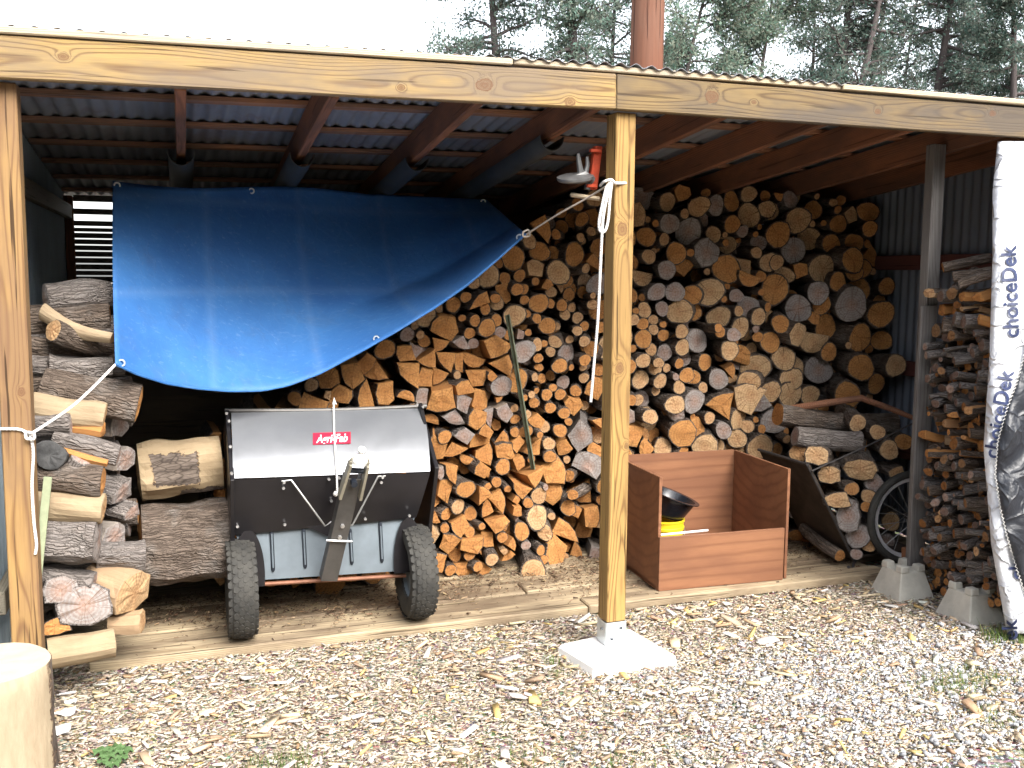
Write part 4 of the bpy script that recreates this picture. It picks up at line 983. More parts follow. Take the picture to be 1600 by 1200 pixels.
for (px, ya, yb_) in ((424, 827, 893), (474, 824, 888), (547, 826, 882), (594, 815, 879)):
    mb = MB(); A, B = aty(px, ya, .548), aty(px + 3, yb_, .543)
    mb.tube([A, lerp(A, B, .05), lerp(A, B, .95), B], [.004, .0085, .0085, .004], 8)
    sl = mb.build('rib', M['slot'], SW, smooth=True)
    mb = MB(); mb.tube([lerp(A, B, .1) + Vector((0, -.006, 0)), lerp(A, B, .9) + Vector((0, -.006, 0))], .0035, 6); mb.build('rib_crest', M['panelgrey'], sl)
# side plates and top cover
def side(x, nm, sgn):
    prof = [(HT - .012, tl.z + .014), (HT - .10, lerp(tl.z, bl.z, .28)), (HT - .2, lerp(tl.z, bl.z, .6)), (HB - .028, bl.z), (.53, bl2.z - .01), (.60, .26), (.80, .26), (1.0, .55), (1.02, tl.z - .12)]
    mb = MB(); n = len(prof)
    mb.add([(x, y_, z_) for y_, z_ in prof] + [(x + sgn * .018, y_, z_) for y_, z_ in prof], [tuple(range(n)), tuple(range(2 * n - 1, n - 1, -1))] + [(k, (k + 1) % n, n + (k + 1) % n, n + k) for k in range(n)])
    mb.build(nm, M['black'], SW, bevel=.002)
side((tl.x + bl.x) / 2 - .001, 'side_plate', -1); side((tr.x + br.x) / 2 - .004, 'side_plate', 1)
def rimz(u): return -.022 * math.sin(math.pi * u)
mb = MB(); rt = [lerp(tl, tr, u) + Vector((0, .002, .010 + rimz(u) * .4)) for u in np.linspace(-.03, 1.02, 13)]
mb.tube(rt, .011, 8); mb.build('hopper_rim', M['tongue'], SW, smooth=True)
ctl, ctr2 = tl + Vector((0, .005, .004)), tr + Vector((0, .005, .004))
mb = MB(); mb.grid(quadfn(ctl, ctr2, ctl + Vector((0, .28, -.12)), ctr2 + Vector((0, .28, -.12))), 6, 3); mb.build('hopper_cover', M['black'], SW, thick=.004)
mb = MB(); A, B = aty(384, 914, .56), aty(634, 899, .56); mb.tube([A, B], .0095, 8); mb.build('bottom_rail', M['rustrail'], SW, smooth=True)
for c_ in (c1, c2):
    top = aty(proj((c_.x, TYY, .3))[0], 845 if c_ is c1 else 823, TYY - .05).z; Rr = (top - .05) / 2; cz = .05 + Rr; W = .118
    wh = empty('wheel', (c_.x, TYY - .02, cz)); wh.parent = SW; wh.location = Vector((c_.x, TYY - .02, cz)) - WL['lawn_sweeper']; WL[wh.name] = Vector((c_.x, TYY - .02, cz))
    hw = W / 2
    prof = [(Rr * .52, -hw * .8), (Rr * .70, -hw), (Rr * .80, -hw * 1.05), (Rr * .885, -hw * .95), (Rr * .945, -hw * .75), (Rr * .982, -hw * .35), (Rr * .982, hw * .35), (Rr * .945, hw * .75), (Rr * .885, hw * .95), (Rr * .80, hw * 1.05), (Rr * .70, hw), (Rr * .52, hw * .8)]
    mb = MB(); mb.lathe(prof, wh.location + WL['lawn_sweeper'], (1, 0, 0), 44, closed=True)
    ty = mb.build('tyre', M['rubber'], wh, smooth=True)
    mb = MB(); nl = 34
    for k in range(nl):
        for q in range(6):
            a = 2 * math.pi * (k + (.5 if q % 2 else 0)) / nl; u = (q - 2.5) / 2.9
            rr_ = Rr * (.987 - .05 * u ** 2 - .05 * u ** 6); rad_ = Vector((0, math.cos(a), math.sin(a))); tg = Vector((0, -math.sin(a), math.cos(a)))
            P0 = WL[wh.name] + Vector((u * hw, 0, 0)) + rad_ * (rr_ - .002); wl_, hl, tk = hw * .172, Rr * .09, .0036
            pts = [(-wl_, -hl * .5), (0, -hl), (wl_, -hl * .5), (wl_, hl * .5), (0, hl * .75), (-wl_, hl * .5)]
            V_ = [P0 + Vector((x_, 0, 0)) + tg * z_ for x_, z_ in pts] + [P0 + Vector((x_ * .92, 0, 0)) + tg * z_ * .92 + rad_ * tk for x_, z_ in pts]
            mb.add(V_, [(6, 7, 8, 9, 10, 11)] + [(j, (j + 1) % 6, 6 + (j + 1) % 6, 6 + j) for j in range(6)])
    td = mb.build('tread', M['rubber'], wh); td['kind'] = 'stuff'
    mb = MB(); mb.lathe([(.02, -hw * .3), (Rr * .5, -hw * .4), (Rr * .54, -hw * .82), (Rr * .54, hw * .82), (Rr * .5, hw * .4), (.02, hw * .3)], WL[wh.name], (1, 0, 0), 28); mb.build('rim', M['panelgrey'], wh, smooth=True)
    mb = MB(); sg = 1 if c_ is c1 else -1; ec = Vector((c_.x + sg * .034, .53, cz + .012)); rim_ = [ec + Vector((.068 * math.cos(t_) , 0, .04 + (Rr * 1.13 - .04) * math.sin(t_))) for t_ in np.linspace(-.25, math.pi + .25, 24)]
    mb.add(rim_ + [v + Vector((0, .006, 0)) for v in rim_], [tuple(range(24)), tuple(range(47, 23, -1))] + [(j, (j + 1) % 24, 24 + (j + 1) % 24, 24 + j) for j in range(24)]); mb.build('wheel_well', M['black'], SW)
# tow bar standing up, with coupler
A, B = aty(514, 908, .44), aty(552, 748, .24); ax_ = (B - A).normalized(); sx = Vector((1, 0, 0)); sx = (sx - ax_ * sx.dot(ax_)).normalized(); fy = ax_.cross(sx)
def chan(p, q, w, d, t, nm, mt):
    mb = MB()
    for (o1, w1, d1) in ((Vector(), w, t), (sx * (w / 2 - t / 2) - fy * (d / 2), t, d), (-sx * (w / 2 - t / 2) - fy * (d / 2), t, d)):
        pts = []
        for e in (p, q):
            for (i_, j_) in ((-1, -1), (1, -1), (1, 1), (-1, 1)): pts.append(e + o1 + sx * (w1 / 2 * i_) + fy * (d1 / 2 * j_))
        mb.hexa(pts)
    return mb.build(nm, mt, SW, bevel=.0012)
if fy.y > 0: fy = -fy
tb = chan(A, B, .072, .05, .005, 'tow_bar', M['tongue'])
mb = MB(); mid = lerp(A, B, .42)
mb.tube([mid - sx * .055 + fy * .01, mid + sx * .055 + fy * .01], .005, 8); mb.build('pivot_bolt', M['bolt'], SW, smooth=True)
for t_, r_ in ((.45, .009), (.56, .009)):
    mb = MB(); q_ = lerp(A, B, t_); mb.tube([q_ + fy * .0, q_ + fy * .012], r_, 6); mb.build('bolt', M['bolt'], SW)
C0, C1 = lerp(A, B, .84), aty(560, 722, .205)
mb = MB()
for s_ in (-1, 1):
    p_, q_ = C0 + sx * (.043 * s_) + fy * .012, C1 + sx * (.036 * s_) + fy * .012
    pts = []
    for e in (p_, q_):
        for (i_, j_) in ((-1, -1), (1, -1), (1, 1), (-1, 1)): pts.append(e + sx * (.006 * i_) + fy * (.022 * j_))
    mb.hexa(pts)
arc = [C1 + sx * (.036 * math.cos(a)) + ax_ * (.030 * math.sin(a)) + fy * .012 for a in np.linspace(0, math.pi, 9)]
for k in range(8): mb.tube([arc[k], arc[k + 1]], .011, 6)
mb.build('coupler_fork', M['hardware'], SW, bevel=.001)
mb = MB(); q_ = lerp(C0, C1, .75); mb.tube([q_ - sx * .03, q_ + sx * .03], .012, 8); q_ = lerp(C0, C1, .45); mb.tube([q_, q_ + fy * .03], .014, 10); mb.build('coupler_latch', M['slot'], SW, smooth=True)
K0 = C1 + ax_ * .02
mb = MB(); mb.lathe([(0, -.02), (.032, -.018), (.034, 0), (.026, .014), (.015, .022), (.011, .03), (.015, .036), (.018, .045), (.014, .055), (0, .060)], K0 + fy * .01, ax_, 16)
mb.build('hitch_ball', M['white'], SW, smooth=True)
for pts in (((440, 752), (455, 750), (508, 822), (518, 815)), ((602, 744), (591, 744), (551, 820), (545, 822))):
    mb = MB(); mb.tube([aty(*p, y_) for p, y_ in zip(pts, (.435, .43, .42, .425))], .0042, 6); mb.build('strut', M['rod'], SW, smooth=True)
mb = MB()
for (px, py) in ((354, 646), (358, 658), (360, 698), (362, 740), (371, 823), (652, 632), (661, 636), (444, 754), (443, 763), (514, 749), (530, 747), (598, 746), (596, 754), (518, 783), (445, 820), (571, 811), (640, 806)):
    y_ = HT - .035 if py < 645 else HT - .05 - (py - 645) / 100 * (HT - HB) if py < 745 else .43 + (py - 745) / 90 * .1
    y_ -= .012; p_ = aty(px, py, y_); mb.tube([p_ + Vector((0, .012, 0)), p_ - Vector((0, .003, 0))], .0065 if py > 645 else .006, 6)
bo = mb.build('bolts', M['bolt'], SW); bo['kind'] = 'stuff'
def on_front(px, py, off=.004):
    y = .55
    for _ in range(12):
        p = aty(px, py, y); v = (p.z - tl.z) / (bl.z - tl.z); y = HT + (HB - HT) * v - .035 * math.sin(math.pi * v) - off
    return aty(px, py, y)
mb = MB(); mb.grid(lambda u, v: on_front(489 + 59 * u, 677 + 18 * v - 2 * u, .012), 6, 3); lp = mb.build('name_plate', M['red'], SW, thick=.002)
def text_mesh(txt, size, fn, name, mt, parent, align='CENTER', shear=0.0, extr=0.0):
    cu = bpy.data.curves.new('lettering', 'FONT'); cu.body = txt; cu.size = size; cu.align_x = align; cu.align_y = 'CENTER'; cu.shear = shear; cu.resolution_u = 3; cu.offset = extr
    to = bpy.data.objects.new('lettering', cu); COL.objects.link(to); dg = bpy.context.evaluated_depsgraph_get(); me = bpy.data.meshes.new_from_object(to.evaluated_get(dg))
    bpy.data.objects.remove(to); me.name = name
    bm = bmesh.new(); bm.from_mesh(me); bmesh.ops.triangulate(bm, faces=bm.faces[:]); bmesh.ops.subdivide_edges(bm, edges=[e for e in bm.edges if e.calc_length() > .25 * size], cuts=1)
    for v in bm.verts: v.co = fn(v.co.x, v.co.y)
    bm.to_mesh(me); bm.free(); me.materials.clear(); me.materials.append(mt)
    o = bpy.data.objects.new(name, me); COL.objects.link(o)
    o.parent = parent; o.location = -WL[parent.name] if parent else (0, 0, 0)
    return o
text_mesh('Agri-Fab', 17.5, lambda x, y: on_front(518.5 + x * .80, 685.5 - y - x * .035, .0155), 'lettering', M['white'], SW, shear=.25, extr=.35)
mb = MB(); mb.tube([aty(522, 627, HT - .02)] + [on_front(*p, .02) for p in ((521, 640), (522, 672), (524, 706), (526, 738))] + [aty(527, 772, .42)], .0045, 6)
mb.tube([aty(520, 632, HT - .02), aty(522, 622, HT), aty(525, 632, HT - .02)], .004, 6)
kn = aty(525, 772, .415); mb.lathe([(0, -.012), (.011, -.006), (.013, .002), (.008, .012), (0, .014)], kn, (0, 0, 1), 8)
tag(mb.build('rope', M['rope'], smooth=True), 'thin white rope hanging down the middle of the silver hopper', 'rope')

# ================================================================== PLYWOOD BOX, PAIL, PAN
FL, FR = atz(1022, 923, .052), atz(1225, 904, .052); BX = empty('plywood_box', ((FL + FR) / 2), 'red-brown plywood box with low front panel and high back on the deck', 'box')
ex = (FR - FL).normalized(); ey = Vector((-ex.y, ex.x, 0)); Wd = (FR - FL).length
HH = aty(1027, 746, FL.y).z; HF = aty(1027, 839, FL.y).z; Dp = .56; T = .016
def panel(nm, o_, u_, lu, v_, lv, mt=M['ply']):
    n_ = u_.cross(v_).normalized(); mb = MB(); p = [o_, o_ + u_ * lu, o_ + u_ * lu + v_ * lv, o_ + v_ * lv]
    mb.hexa([q for q in p] + [q + n_ * T for q in p]); return mb.build(nm, mt, BX, bevel=.0015)
Z = Vector((0, 0, 1))
panel('side_panel', FL + ey * .002 + ex * T, ey, Dp, Z, HH - .052)
panel('side_panel', FR + ey * .002, ey, Dp, Z, HH - .052 + .004)
panel('back_panel', FL + ey * (Dp + T) + ex * .0, ex, Wd, Z, HH - .052 + .006)
panel('front_panel', FL + ex * (T + .001), ex, Wd - 2 * T - .002, Z, HF - .052)
mb = MB(); mb.hexa([FL + ex * T + ey * T + Z * .006, FR - ex * T + ey * T + Z * .006, FR - ex * T + ey * Dp + Z * .006, FL + ex * T + ey * Dp + Z * .006] + [FL + ex * T + ey * T + Z * .02, FR - ex * T + ey * T + Z * .02, FR - ex * T + ey * Dp + Z * .02, FL + ex * T + ey * Dp + Z * .02])
mb.build('bottom_panel', M['ply'], BX)
bc = FL + ex * .168 + ey * .24; bz = .075; bt = aty(1053, 808, bc.y).z
PL = empty('yellow_pail', (bc.x, bc.y, bz), 'yellow plastic pail standing inside the plywood box under the black pan', 'pail')
mb = MB(); h_ = bt - bz
mb.lathe([(0, 0), (.078, 0), (.082, .01), (.094, h_ - .055), (.099, h_ - .052), (.1, h_ - .04), (.096, h_ - .036), (.097, h_ - .012), (.102, h_ - .010), (.102, h_), (.095, h_), (.092, h_ - .02), (.08, .012), (0, .01)], (bc.x, bc.y, bz), (0, 0, 1), 32)
mb.build('pail_body', M['yellow'], PL, smooth=True)
mb = MB(); mb.tube([(bc.x + .104 * math.cos(a), bc.y - .104 * abs(math.sin(a)) * 1.0, bz + h_ - .045 - .05 * math.sin(a)) for a in np.linspace(0, math.pi, 13)], .0022, 6); mb.build('handle', M['rod'], PL, smooth=True)
mb = MB(); pn = Vector((bc.x + .005, bc.y, bt + .036)); nx = Vector((.34, -.12, 1)).normalized()
mb.lathe([(0, -.03), (.085, -.03), (.098, -.015), (.128, .075), (.150, .082), (.151, .087), (.127, .085), (.095, -.008), (.082, -.02), (0, -.022)], pn + Vector((0, 0, .01)), nx, 36)
tag(mb.build('black_pan', M['panblack'], smooth=True), 'glossy black pan resting tilted on top of the yellow pail', 'pan')
mb = MB(); q1, q2 = aty(1029, 833, FL.y + .01), aty(1106, 825.5, FL.y + .01); q1.z = HF + .006; q2.z = HF + .008
mb.tube([q1, lerp(q1, q2, .5), q2], .006, 6)
tag(mb.build('white_stick', M['white'], smooth=True), 'slim white stick lying along the low front edge of the plywood box', 'stick')

# ================================================================== GARDEN CART
CY = .60
nt, nb_ = aty(1262, 727, CY), aty(1334, 875, CY); CT = empty('garden_cart', (nb_.x, CY, .05), 'dark garden cart with slanted end panel and spoked wheel, loaded with logs', 'cart')
D2 = Vector((-.0, .46, .0)); T2 = Vector((.012, 0, .006))
mb = MB(); mb.hexa([nb_, nb_ + D2, nb_ + D2 + T2, nb_ + T2, nt, nt + D2, nt + D2 + T2, nt + T2]); mb.build('end_panel', M['cartpanel'], CT, bevel=.001)
bx = Vector((.42, 0, .0)); b0 = nb_ + Vector((.01, 0, .012))
mb = MB(); mb.hexa([b0, b0 + bx, b0 + bx + D2, b0 + D2] + [q + Vector((0, 0, .012)) for q in (b0, b0 + bx, b0 + bx + D2, b0 + D2)]); mb.build('bed', M['cartpanel'], CT)
mb = MB(); mb.tube([nt + Vector((-.004, -.006, .004)), nt + D2 + Vector((-.004, 0, .004))], .009, 8); mb.tube([nt + Vector((-.006, -.007, 0)), nb_ + Vector((-.006, -.007, 0))], .007, 8)
mb.build('panel_frame', M['cartsteel'], CT, smooth=True)
mb = MB(); mb.tube([aty(1268, 736, CY - .03), aty(1350, 699, CY - .03), aty(1440, 655, CY - .05)], .0048, 8); mb.build('handle_rod', M['cartsteel'], CT, smooth=True)
for dy in (0, .40):
    mb = MB(); p_ = nb_ + Vector((0, dy, 0)); mb.tube([p_ + Vector((.02, 0, .01)), p_ + Vector((.0, 0, -.02)), p_ + Vector((-.03, -.03, -.05)), (p_.x - .075, p_.y - .05, .057)], .008, 8); mb.build('leg', M['cartsteel'], CT, smooth=True)
wc = aty(1423, 812, .50); RW = wc.z - .052 + .012; wc.z = .052 + RW
wh = empty('wheel', wc); wh.parent = CT; wh.location = wc - WL['garden_cart']; wax = (.12, 1, 0)
mb = MB(); tr_ = .021; mb.lathe([(RW - tr_ + tr_ * math.cos(a), tr_ * math.sin(a)) for a in np.linspace(0, 2 * math.pi, 11)[:-1]], wc, wax, 56, closed=True); mb.build('tyre', M['rubber'], wh, smooth=True)
mb = MB(); mb.lathe([(RW - .040, -.013), (RW - .058, -.010), (RW - .062, 0), (RW - .058, .010), (RW - .040, .013), (RW - .046, 0)], wc, wax, 56, closed=True); mb.build('rim', M['chrome'], wh, smooth=True)
mb = MB(); mb.lathe([(.012, -.05), (.018, -.048), (.018, .048), (.012, .05)], wc, wax, 14); mb.build('hub', M['cartsteel'], wh, smooth=True)
axv = Vector(wax).normalized(); uu = axv.orthogonal().normalized(); ww = axv.cross(uu)
for k in range(20):
    a = 2 * math.pi * k / 20; sgn = 1 if k % 2 else -1
    mb = MB(); mb.tube([wc + axv * .03 * sgn + (uu * math.cos(a + .5 * sgn) + ww * math.sin(a + .5 * sgn)) * .018, wc + (uu * math.cos(a) + ww * math.sin(a)) * (RW - .058)], .0016, 4); mb.build('spoke', M['rod'], wh)

# ================================================================== KINDLING RACK
kb = board('side_board', (1.852, .235, .03), (1.842, .235, 1.49), .10, .02, M['greywood'], None); tag(kb, 'grey weathered upright board at the left edge of the stick stack', 'board')
EDGE = ((220, 1559, -.10), (300, 1551, -.20), (400, 1551, -.31), (500, 1548, -.37), (560, 1546, -.40), (700, 1537, -.44), (850, 1549, -.48), (992, 1574, -.52))
eY, eX, eD = [e[0] for e in EDGE], [e[1] for e in EDGE], [e[2] for e in EDGE]
KP = []; g = random.Random(5)
KX = lambda y, z: 1.80 + .02 * z + .05 * (y + .3)
for target in (.030, .025, .020, .015):
    for t in range(2200):
        y, z = g.uniform(-.36, .19), g.uniform(.03, 1.56)
        if z > 1.57 - .16 * max(0, -(y + .05)): continue
        qx, qy = proj((KX(y, z), y, z))
        if qx > np.interp(qy, eY, eX) + 2: continue
        tg = target * (1.25 if .80 < z < .95 or z > 1.3 else .9)
        if z < .20 and (abs(y + .30) < .17 or abs(y - .12) < .15): continue
        gap = min([math.hypot((k[0] - y), (k[1] - z)) - k[2] for k in KP] or [9])
        if gap < tg * .84: continue
        KP.append((y, z, min(gap * 1.06, tg)))
print('sticks', len(KP))
SP = []
for (y, z, r_) in KP:
    p = Vector((KX(y, z), y, z)); px, py = proj(p); d = float((np.array(p) - CAM) @ c_f); SP.append((r_ * FPX / d, px, py, p, r_))
SP.sort(key=lambda q: -q[0]); sticks = []; rest2 = []
for i, (rp, px, py, p, r_) in enumerate(SP):
    lr = random.Random(i * 7 + 3); tan = (640 < py < 712 and lr.random() < .75) or (py < 500 and lr.random() < .6)
    if tan: kind, tone = ('split' if lr.random() < .6 else 'round'), lr.uniform(.1, .7)
    else: kind, tone = ('round', lr.choice((lr.uniform(0, .4), lr.uniform(.55, .7), lr.uniform(.85, 1), lr.uniform(.88, 1), lr.uniform(.9, 1))))
    dv = (1, lr.gauss(-.25, .45), lr.gauss(0, .14)); L = lr.uniform(.26, .4)
    pr = ellipse_prof(r_ * .93, 8, lr, lr.uniform(.8, 1), .1) if kind == 'round' else [(q[0] * r_, q[1] * r_) for q in lr.choice((HALF, QUAD, WED))]
    bark = None if kind == 'round' else [lr.random() < .35 for _ in pr]
    geo = log_geo(pr, L, i, bend=lr.uniform(0, .09), nr=4, rough=.1, taper=lr.uniform(-.1, .2), bark=bark, rim=.88, bulge=r_ * .15)
    pos = p + Vector((lr.uniform(-.09, .04), 0, 0))
    if i < 240:
        o = add_log(pos, dv, geo, tone, name='kindling_stick', mats=[M['bark'], M['split'], M['end'] if tan or lr.random() < .15 else M['end_dim']]); sticks.append((o, px, py, rp, kind, 'tan' if tan else 'grey' if tone > .8 else 'pale-ended' if tone > .5 else 'dark'))
    else: add_log(pos, dv, geo, tone, join=rest2)
for k in range(240):   # sticks behind the front rank
    lr = random.Random(k + 777); y, z = lr.uniform(-.33, .19), lr.uniform(.04, 1.45); r_ = lr.uniform(.02, .03)
    add_log((KX(y, z) + lr.uniform(.03, .09), y, z), (1, lr.gauss(0, .1), lr.gauss(0, .05)), log_geo(ellipse_prof(r_, 7, lr), .25, k, nr=2), lr.uniform(0, .4), join=rest2)
join_logs(rest2, 'kindling', 'thin leftover kindling sticks filling gaps in the stack by the wrap', 'kindling')
# longer sticks across the top
for k, (a, b) in enumerate((((1474, 418), (1548, 402)), ((1490, 432), (1550, 424)), ((1500, 445), (1552, 428)))):
    lying(a, b, 9 - k, .12 - k * .1, .0 - k * .1, ('topmost long stick lying over the kindling stack', 'second long stick from the top of the kindling stack', 'third long stick from the top, above the pale splits')[k],
          tone=.3, group='kindling sticks in the stack', name='kindling_stick', cat='kindling stick', n=8, nr=5)
ROWN = ((455, 'in the top layer'), (500, 'just under the top layer'), (540, 'level with upper wrap lettering'), (580, 'above the second lettering'), (620, 'level with the second lettering'), (650, 'just above the tan band'),
        (690, 'in the tan band'), (720, 'at the foot of the tan band'), (760, 'level with the wheel top'), (800, 'level with the wheel hub'), (840, 'below the wheel hub level'), (880, 'just above the concrete blocks'), (915, 'beside the concrete blocks'), (2000, 'at the very bottom'))
grp = {}
for s in sticks:
    o, px, py, rp, kind, cn = s; rn = next(n for lim, n in ROWN if py < lim); sd = 'left' if px < 1475 else 'middle' if px < 1512 else 'right'
    sz = 'thick' if rp > 8.3 else 'medium' if rp > 6.3 else 'thin'
    grp.setdefault((f'{sz} {cn} {"split stick" if kind == "split" else "stick"}', f'{rn}, {sd} side'), []).append(s)
for (ds, zn), ls in grp.items():
    ls.sort(key=lambda q: q[2])
    for k, s in enumerate(ls):
        pre = '' if len(ls) == 1 else 'topmost ' if k == 0 else 'lowest ' if k == len(ls) - 1 else ORD[k] + '-from-top '
        tag(s[0], f'{pre}{ds} {zn} of stack', 'kindling stick', 'kindling sticks in the stack')
# concrete pier blocks
for (a, b, t0, t1, lab) in (((1378, 936), (1450, 942), (1392, 880), (1440, 886), 'pale tapered concrete pier block nearer the cart wheel'), ((1491, 968), (1556, 987), (1512, 912), (1551, 921), 'tapered concrete pier block at the foot of the white wrap')):
    A, B = atz(*a, 0), atz(*b, 0); cc = (A + B) / 2 + Vector((.05, .08, 0)); w0 = .118; yb_ = (A.y + B.y) / 2; ht = .175; w1 = .072
    mb = MB(); mb.hexa([cc + Vector((x_ * w0, y_ * w0, -.02)) for x_, y_ in ((-1, -1), (1, -1), (1, 1), (-1, 1))] + [cc + Vector((x_ * w1, y_ * w1, ht - .03)) for x_, y_ in ((-1, -1), (1, -1), (1, 1), (-1, 1))])
    s_ = .052
    for x_, y_ in ((-1, -1), (1, -1), (1, 1), (-1, 1)):
        q = cc + Vector((x_ * s_ * .98, y_ * s_ * .98, 0)); e = w1 - s_ + .012
        mb.hexa([q + Vector((i_ * e * .8, j_ * e * .8, ht - .035)) for i_, j_ in ((-1, -1), (1, -1), (1, 1), (-1, 1))] + [q + Vector((i_ * e * .7, j_ * e * .7, ht)) for i_, j_ in ((-1, -1), (1, -1), (1, 1), (-1, 1))])
    tag(mb.build('pier_block', M['concrete2'], bevel=.005), lab, 'concrete block', 'concrete pier blocks by the kindling')

# ================================================================== WHITE WRAP
def wrap_at(px, py, off=0.0):
    e = float(np.interp(py, eY, eX)); d = px - e; y = float(np.interp(py, eY, eD))
    y += .06 * math.exp(-max(d, 0) / 9.0) + .03 * mnoise.noise(Vector((px * .014, py * .010, 1.3))) + .018 * mnoise.noise(Vector((px * .05 + py * .02, py * .02, 4.1))) - off
    return aty(px, py, y)
WR = empty('lumber_wrap', wrap_at(1600, 990), 'white printed lumber wrap sheet hanging beside the kindling at the far right', 'wrap sheet')
mb = MB(); mb.grid(lambda u, v: wrap_at(float(np.interp(221 + 769 * v, eY, eX)) + 330 * u ** 1.6, 221 + 769 * v), 40, 60)
mb.build('sheet', M['wrap'], WR, smooth=True, thick=.0012, sharp=180)
def put_text(txt, px0, py0, px1, py1, size, sx_=1.0):
    """lettering that runs up the sheet from (px0,py0) to (px1,py1)"""
    dx, dy = px1 - px0, py1 - py0; L = math.hypot(dx, dy); ux, uy = dx / L, dy / L
    return text_mesh(txt, size, lambda x, y: wrap_at(px0 + ux * x * sx_ + uy * y, py0 + uy * x * sx_ - ux * y, .008), 'lettering', M['ink'], WR, align='LEFT', extr=.7)
put_text('choiceDek', 1582, 528, 1577, 380, 34, .97)
put_text('choiceDek', 1549, 716, 1574, 580, 34, .94)
put_text('choiceDek', 1590, 906, 1594, 760, 34, .97)
put_text('choiceDek', 1584, 1112, 1578, 962, 34, .97)
FLAP = ((505, 1614), (560, 1600), (600, 1589), (640, 1574), (690, 1560), (740, 1556), (790, 1563), (840, 1575), (890, 1590), (940, 1606))
fY, fX = [f[0] for f in FLAP], [f[1] for f in FLAP]
def flap_pt(u, v):
    py = 505 + 435 * v; e = float(np.interp(py, fY, fX)); px = e + 300 * u ** 1.5
    return wrap_at(px, py, .012 + .02 * math.sin(math.pi * min(1, u * 3)) + .035 * mnoise.noise(Vector((px * .03, py * .025, 8))) * min(1, u * 6))
mb = MB(); mb.grid(flap_pt, 30, 44); mb.build('black_flap', M['wrapblack'], WR, smooth=True, thick=.001, sharp=180)
mb = MB(); pts = [wrap_at(float(np.interp(y_, fY, fX)) - 1 + (1.6 if k % 2 else -1.6), y_, .017) for k, y_ in enumerate(np.arange(507, 938, 3.0))]
mb.tube(pts, .0016, 5); mb.build('seam', M['rope'], WR, smooth=True)

# ================================================================== BLUE TARP
BOT = ((180, 570), (215, 586), (260, 600), (310, 608), (360, 612), (410, 611), (450, 603), (500, 584), (560, 552), (620, 518), (680, 481), (730, 446), (775, 408), (822, 366))
blen = np.cumsum([0] + [math.dist(BOT[k], BOT[k + 1]) for k in range(len(BOT) - 1)]); blen /= blen[-1]
def tarp_px(u, v):
    top = np.array((176 + 584 * u, 283 + 29 * u + 5 * math.sin(math.pi * u * 3) * (u < .7))); bot = np.array((np.interp(u, blen, [q[0] for q in BOT]), np.interp(u, blen, [q[1] for q in BOT])))
    lft = np.array((176 - 2 * math.sin(math.pi * v) + 4 * v, 283 + 287 * v)); rgt = np.array((760 + 62 * v, 312 + 54 * v))
    p = (1 - v) * top + v * bot + (1 - u) * lft + u * rgt - ((1 - u) * (1 - v) * np.array((176, 283)) + u * (1 - v) * np.array((760, 312)) + (1 - u) * v * np.array((180, 570)) + u * v * np.array((822, 366)))
    return p
def sstep(a, b, t): t = min(1, max(0, (t - a) / (b - a))); return t * t * (3 - 2 * t)
def tarp_pt(u, v):
    p = tarp_px(u, v); yt = 1.0 + .65 * sstep(0, .8, u); yb_ = .24 + .36 * math.sin(math.pi * u) ** .8 + .16 * u
    kink = sstep(.45, .8, u); f0 = v ** (.8 + 1.0 * sstep(0, .5, u)); f1 = .34 * v / .74 if v < .74 else .34 + .66 * (v - .74) / .26
    f = f0 * (1 - kink) + f1 * kink
    y = yt + (yb_ - yt) * f
    y += .030 * mnoise.noise(Vector((u * 3.0, v * 2.2, .5))) * math.sin(math.pi * min(1, v + .1)) + .012 * mnoise.noise(Vector((u * 11, v * 5, 2.5)))
    return aty(p[0], p[1], y)
TP = empty('blue_tarp', tarp_pt(.4, 1.0), 'blue tarpaulin slung under the roof, sagging low over the sweeper', 'tarpaulin')
mb = MB(); mb.grid(tarp_pt, 72, 44); mb.build('sheet', M['tarp'], TP, smooth=True, thick=.0012, sharp=180)
mb = MB(); hem = [tarp_pt(u, 1.0) + Vector((0, -.003, .002)) for u in np.linspace(0, 1, 60)]; mb.tube(hem, .005, 6); mb.build('hem', M['tarp'], TP, smooth=True)
for (u, v) in ((.012, .02), (.37, .02), (.985, .06), (.015, .975), (.985, .96), (.60, .975)):
    q = tarp_pt(u, v); d = (Vector(CAM) - q).normalized(); mb = MB(); mb.lathe([(.008, 0), (.010, .004), (.014, .004), (.016, 0)], q + d * .004, d, 14, closed=True); mb.build('grommet', M['galv'], TP, smooth=True)

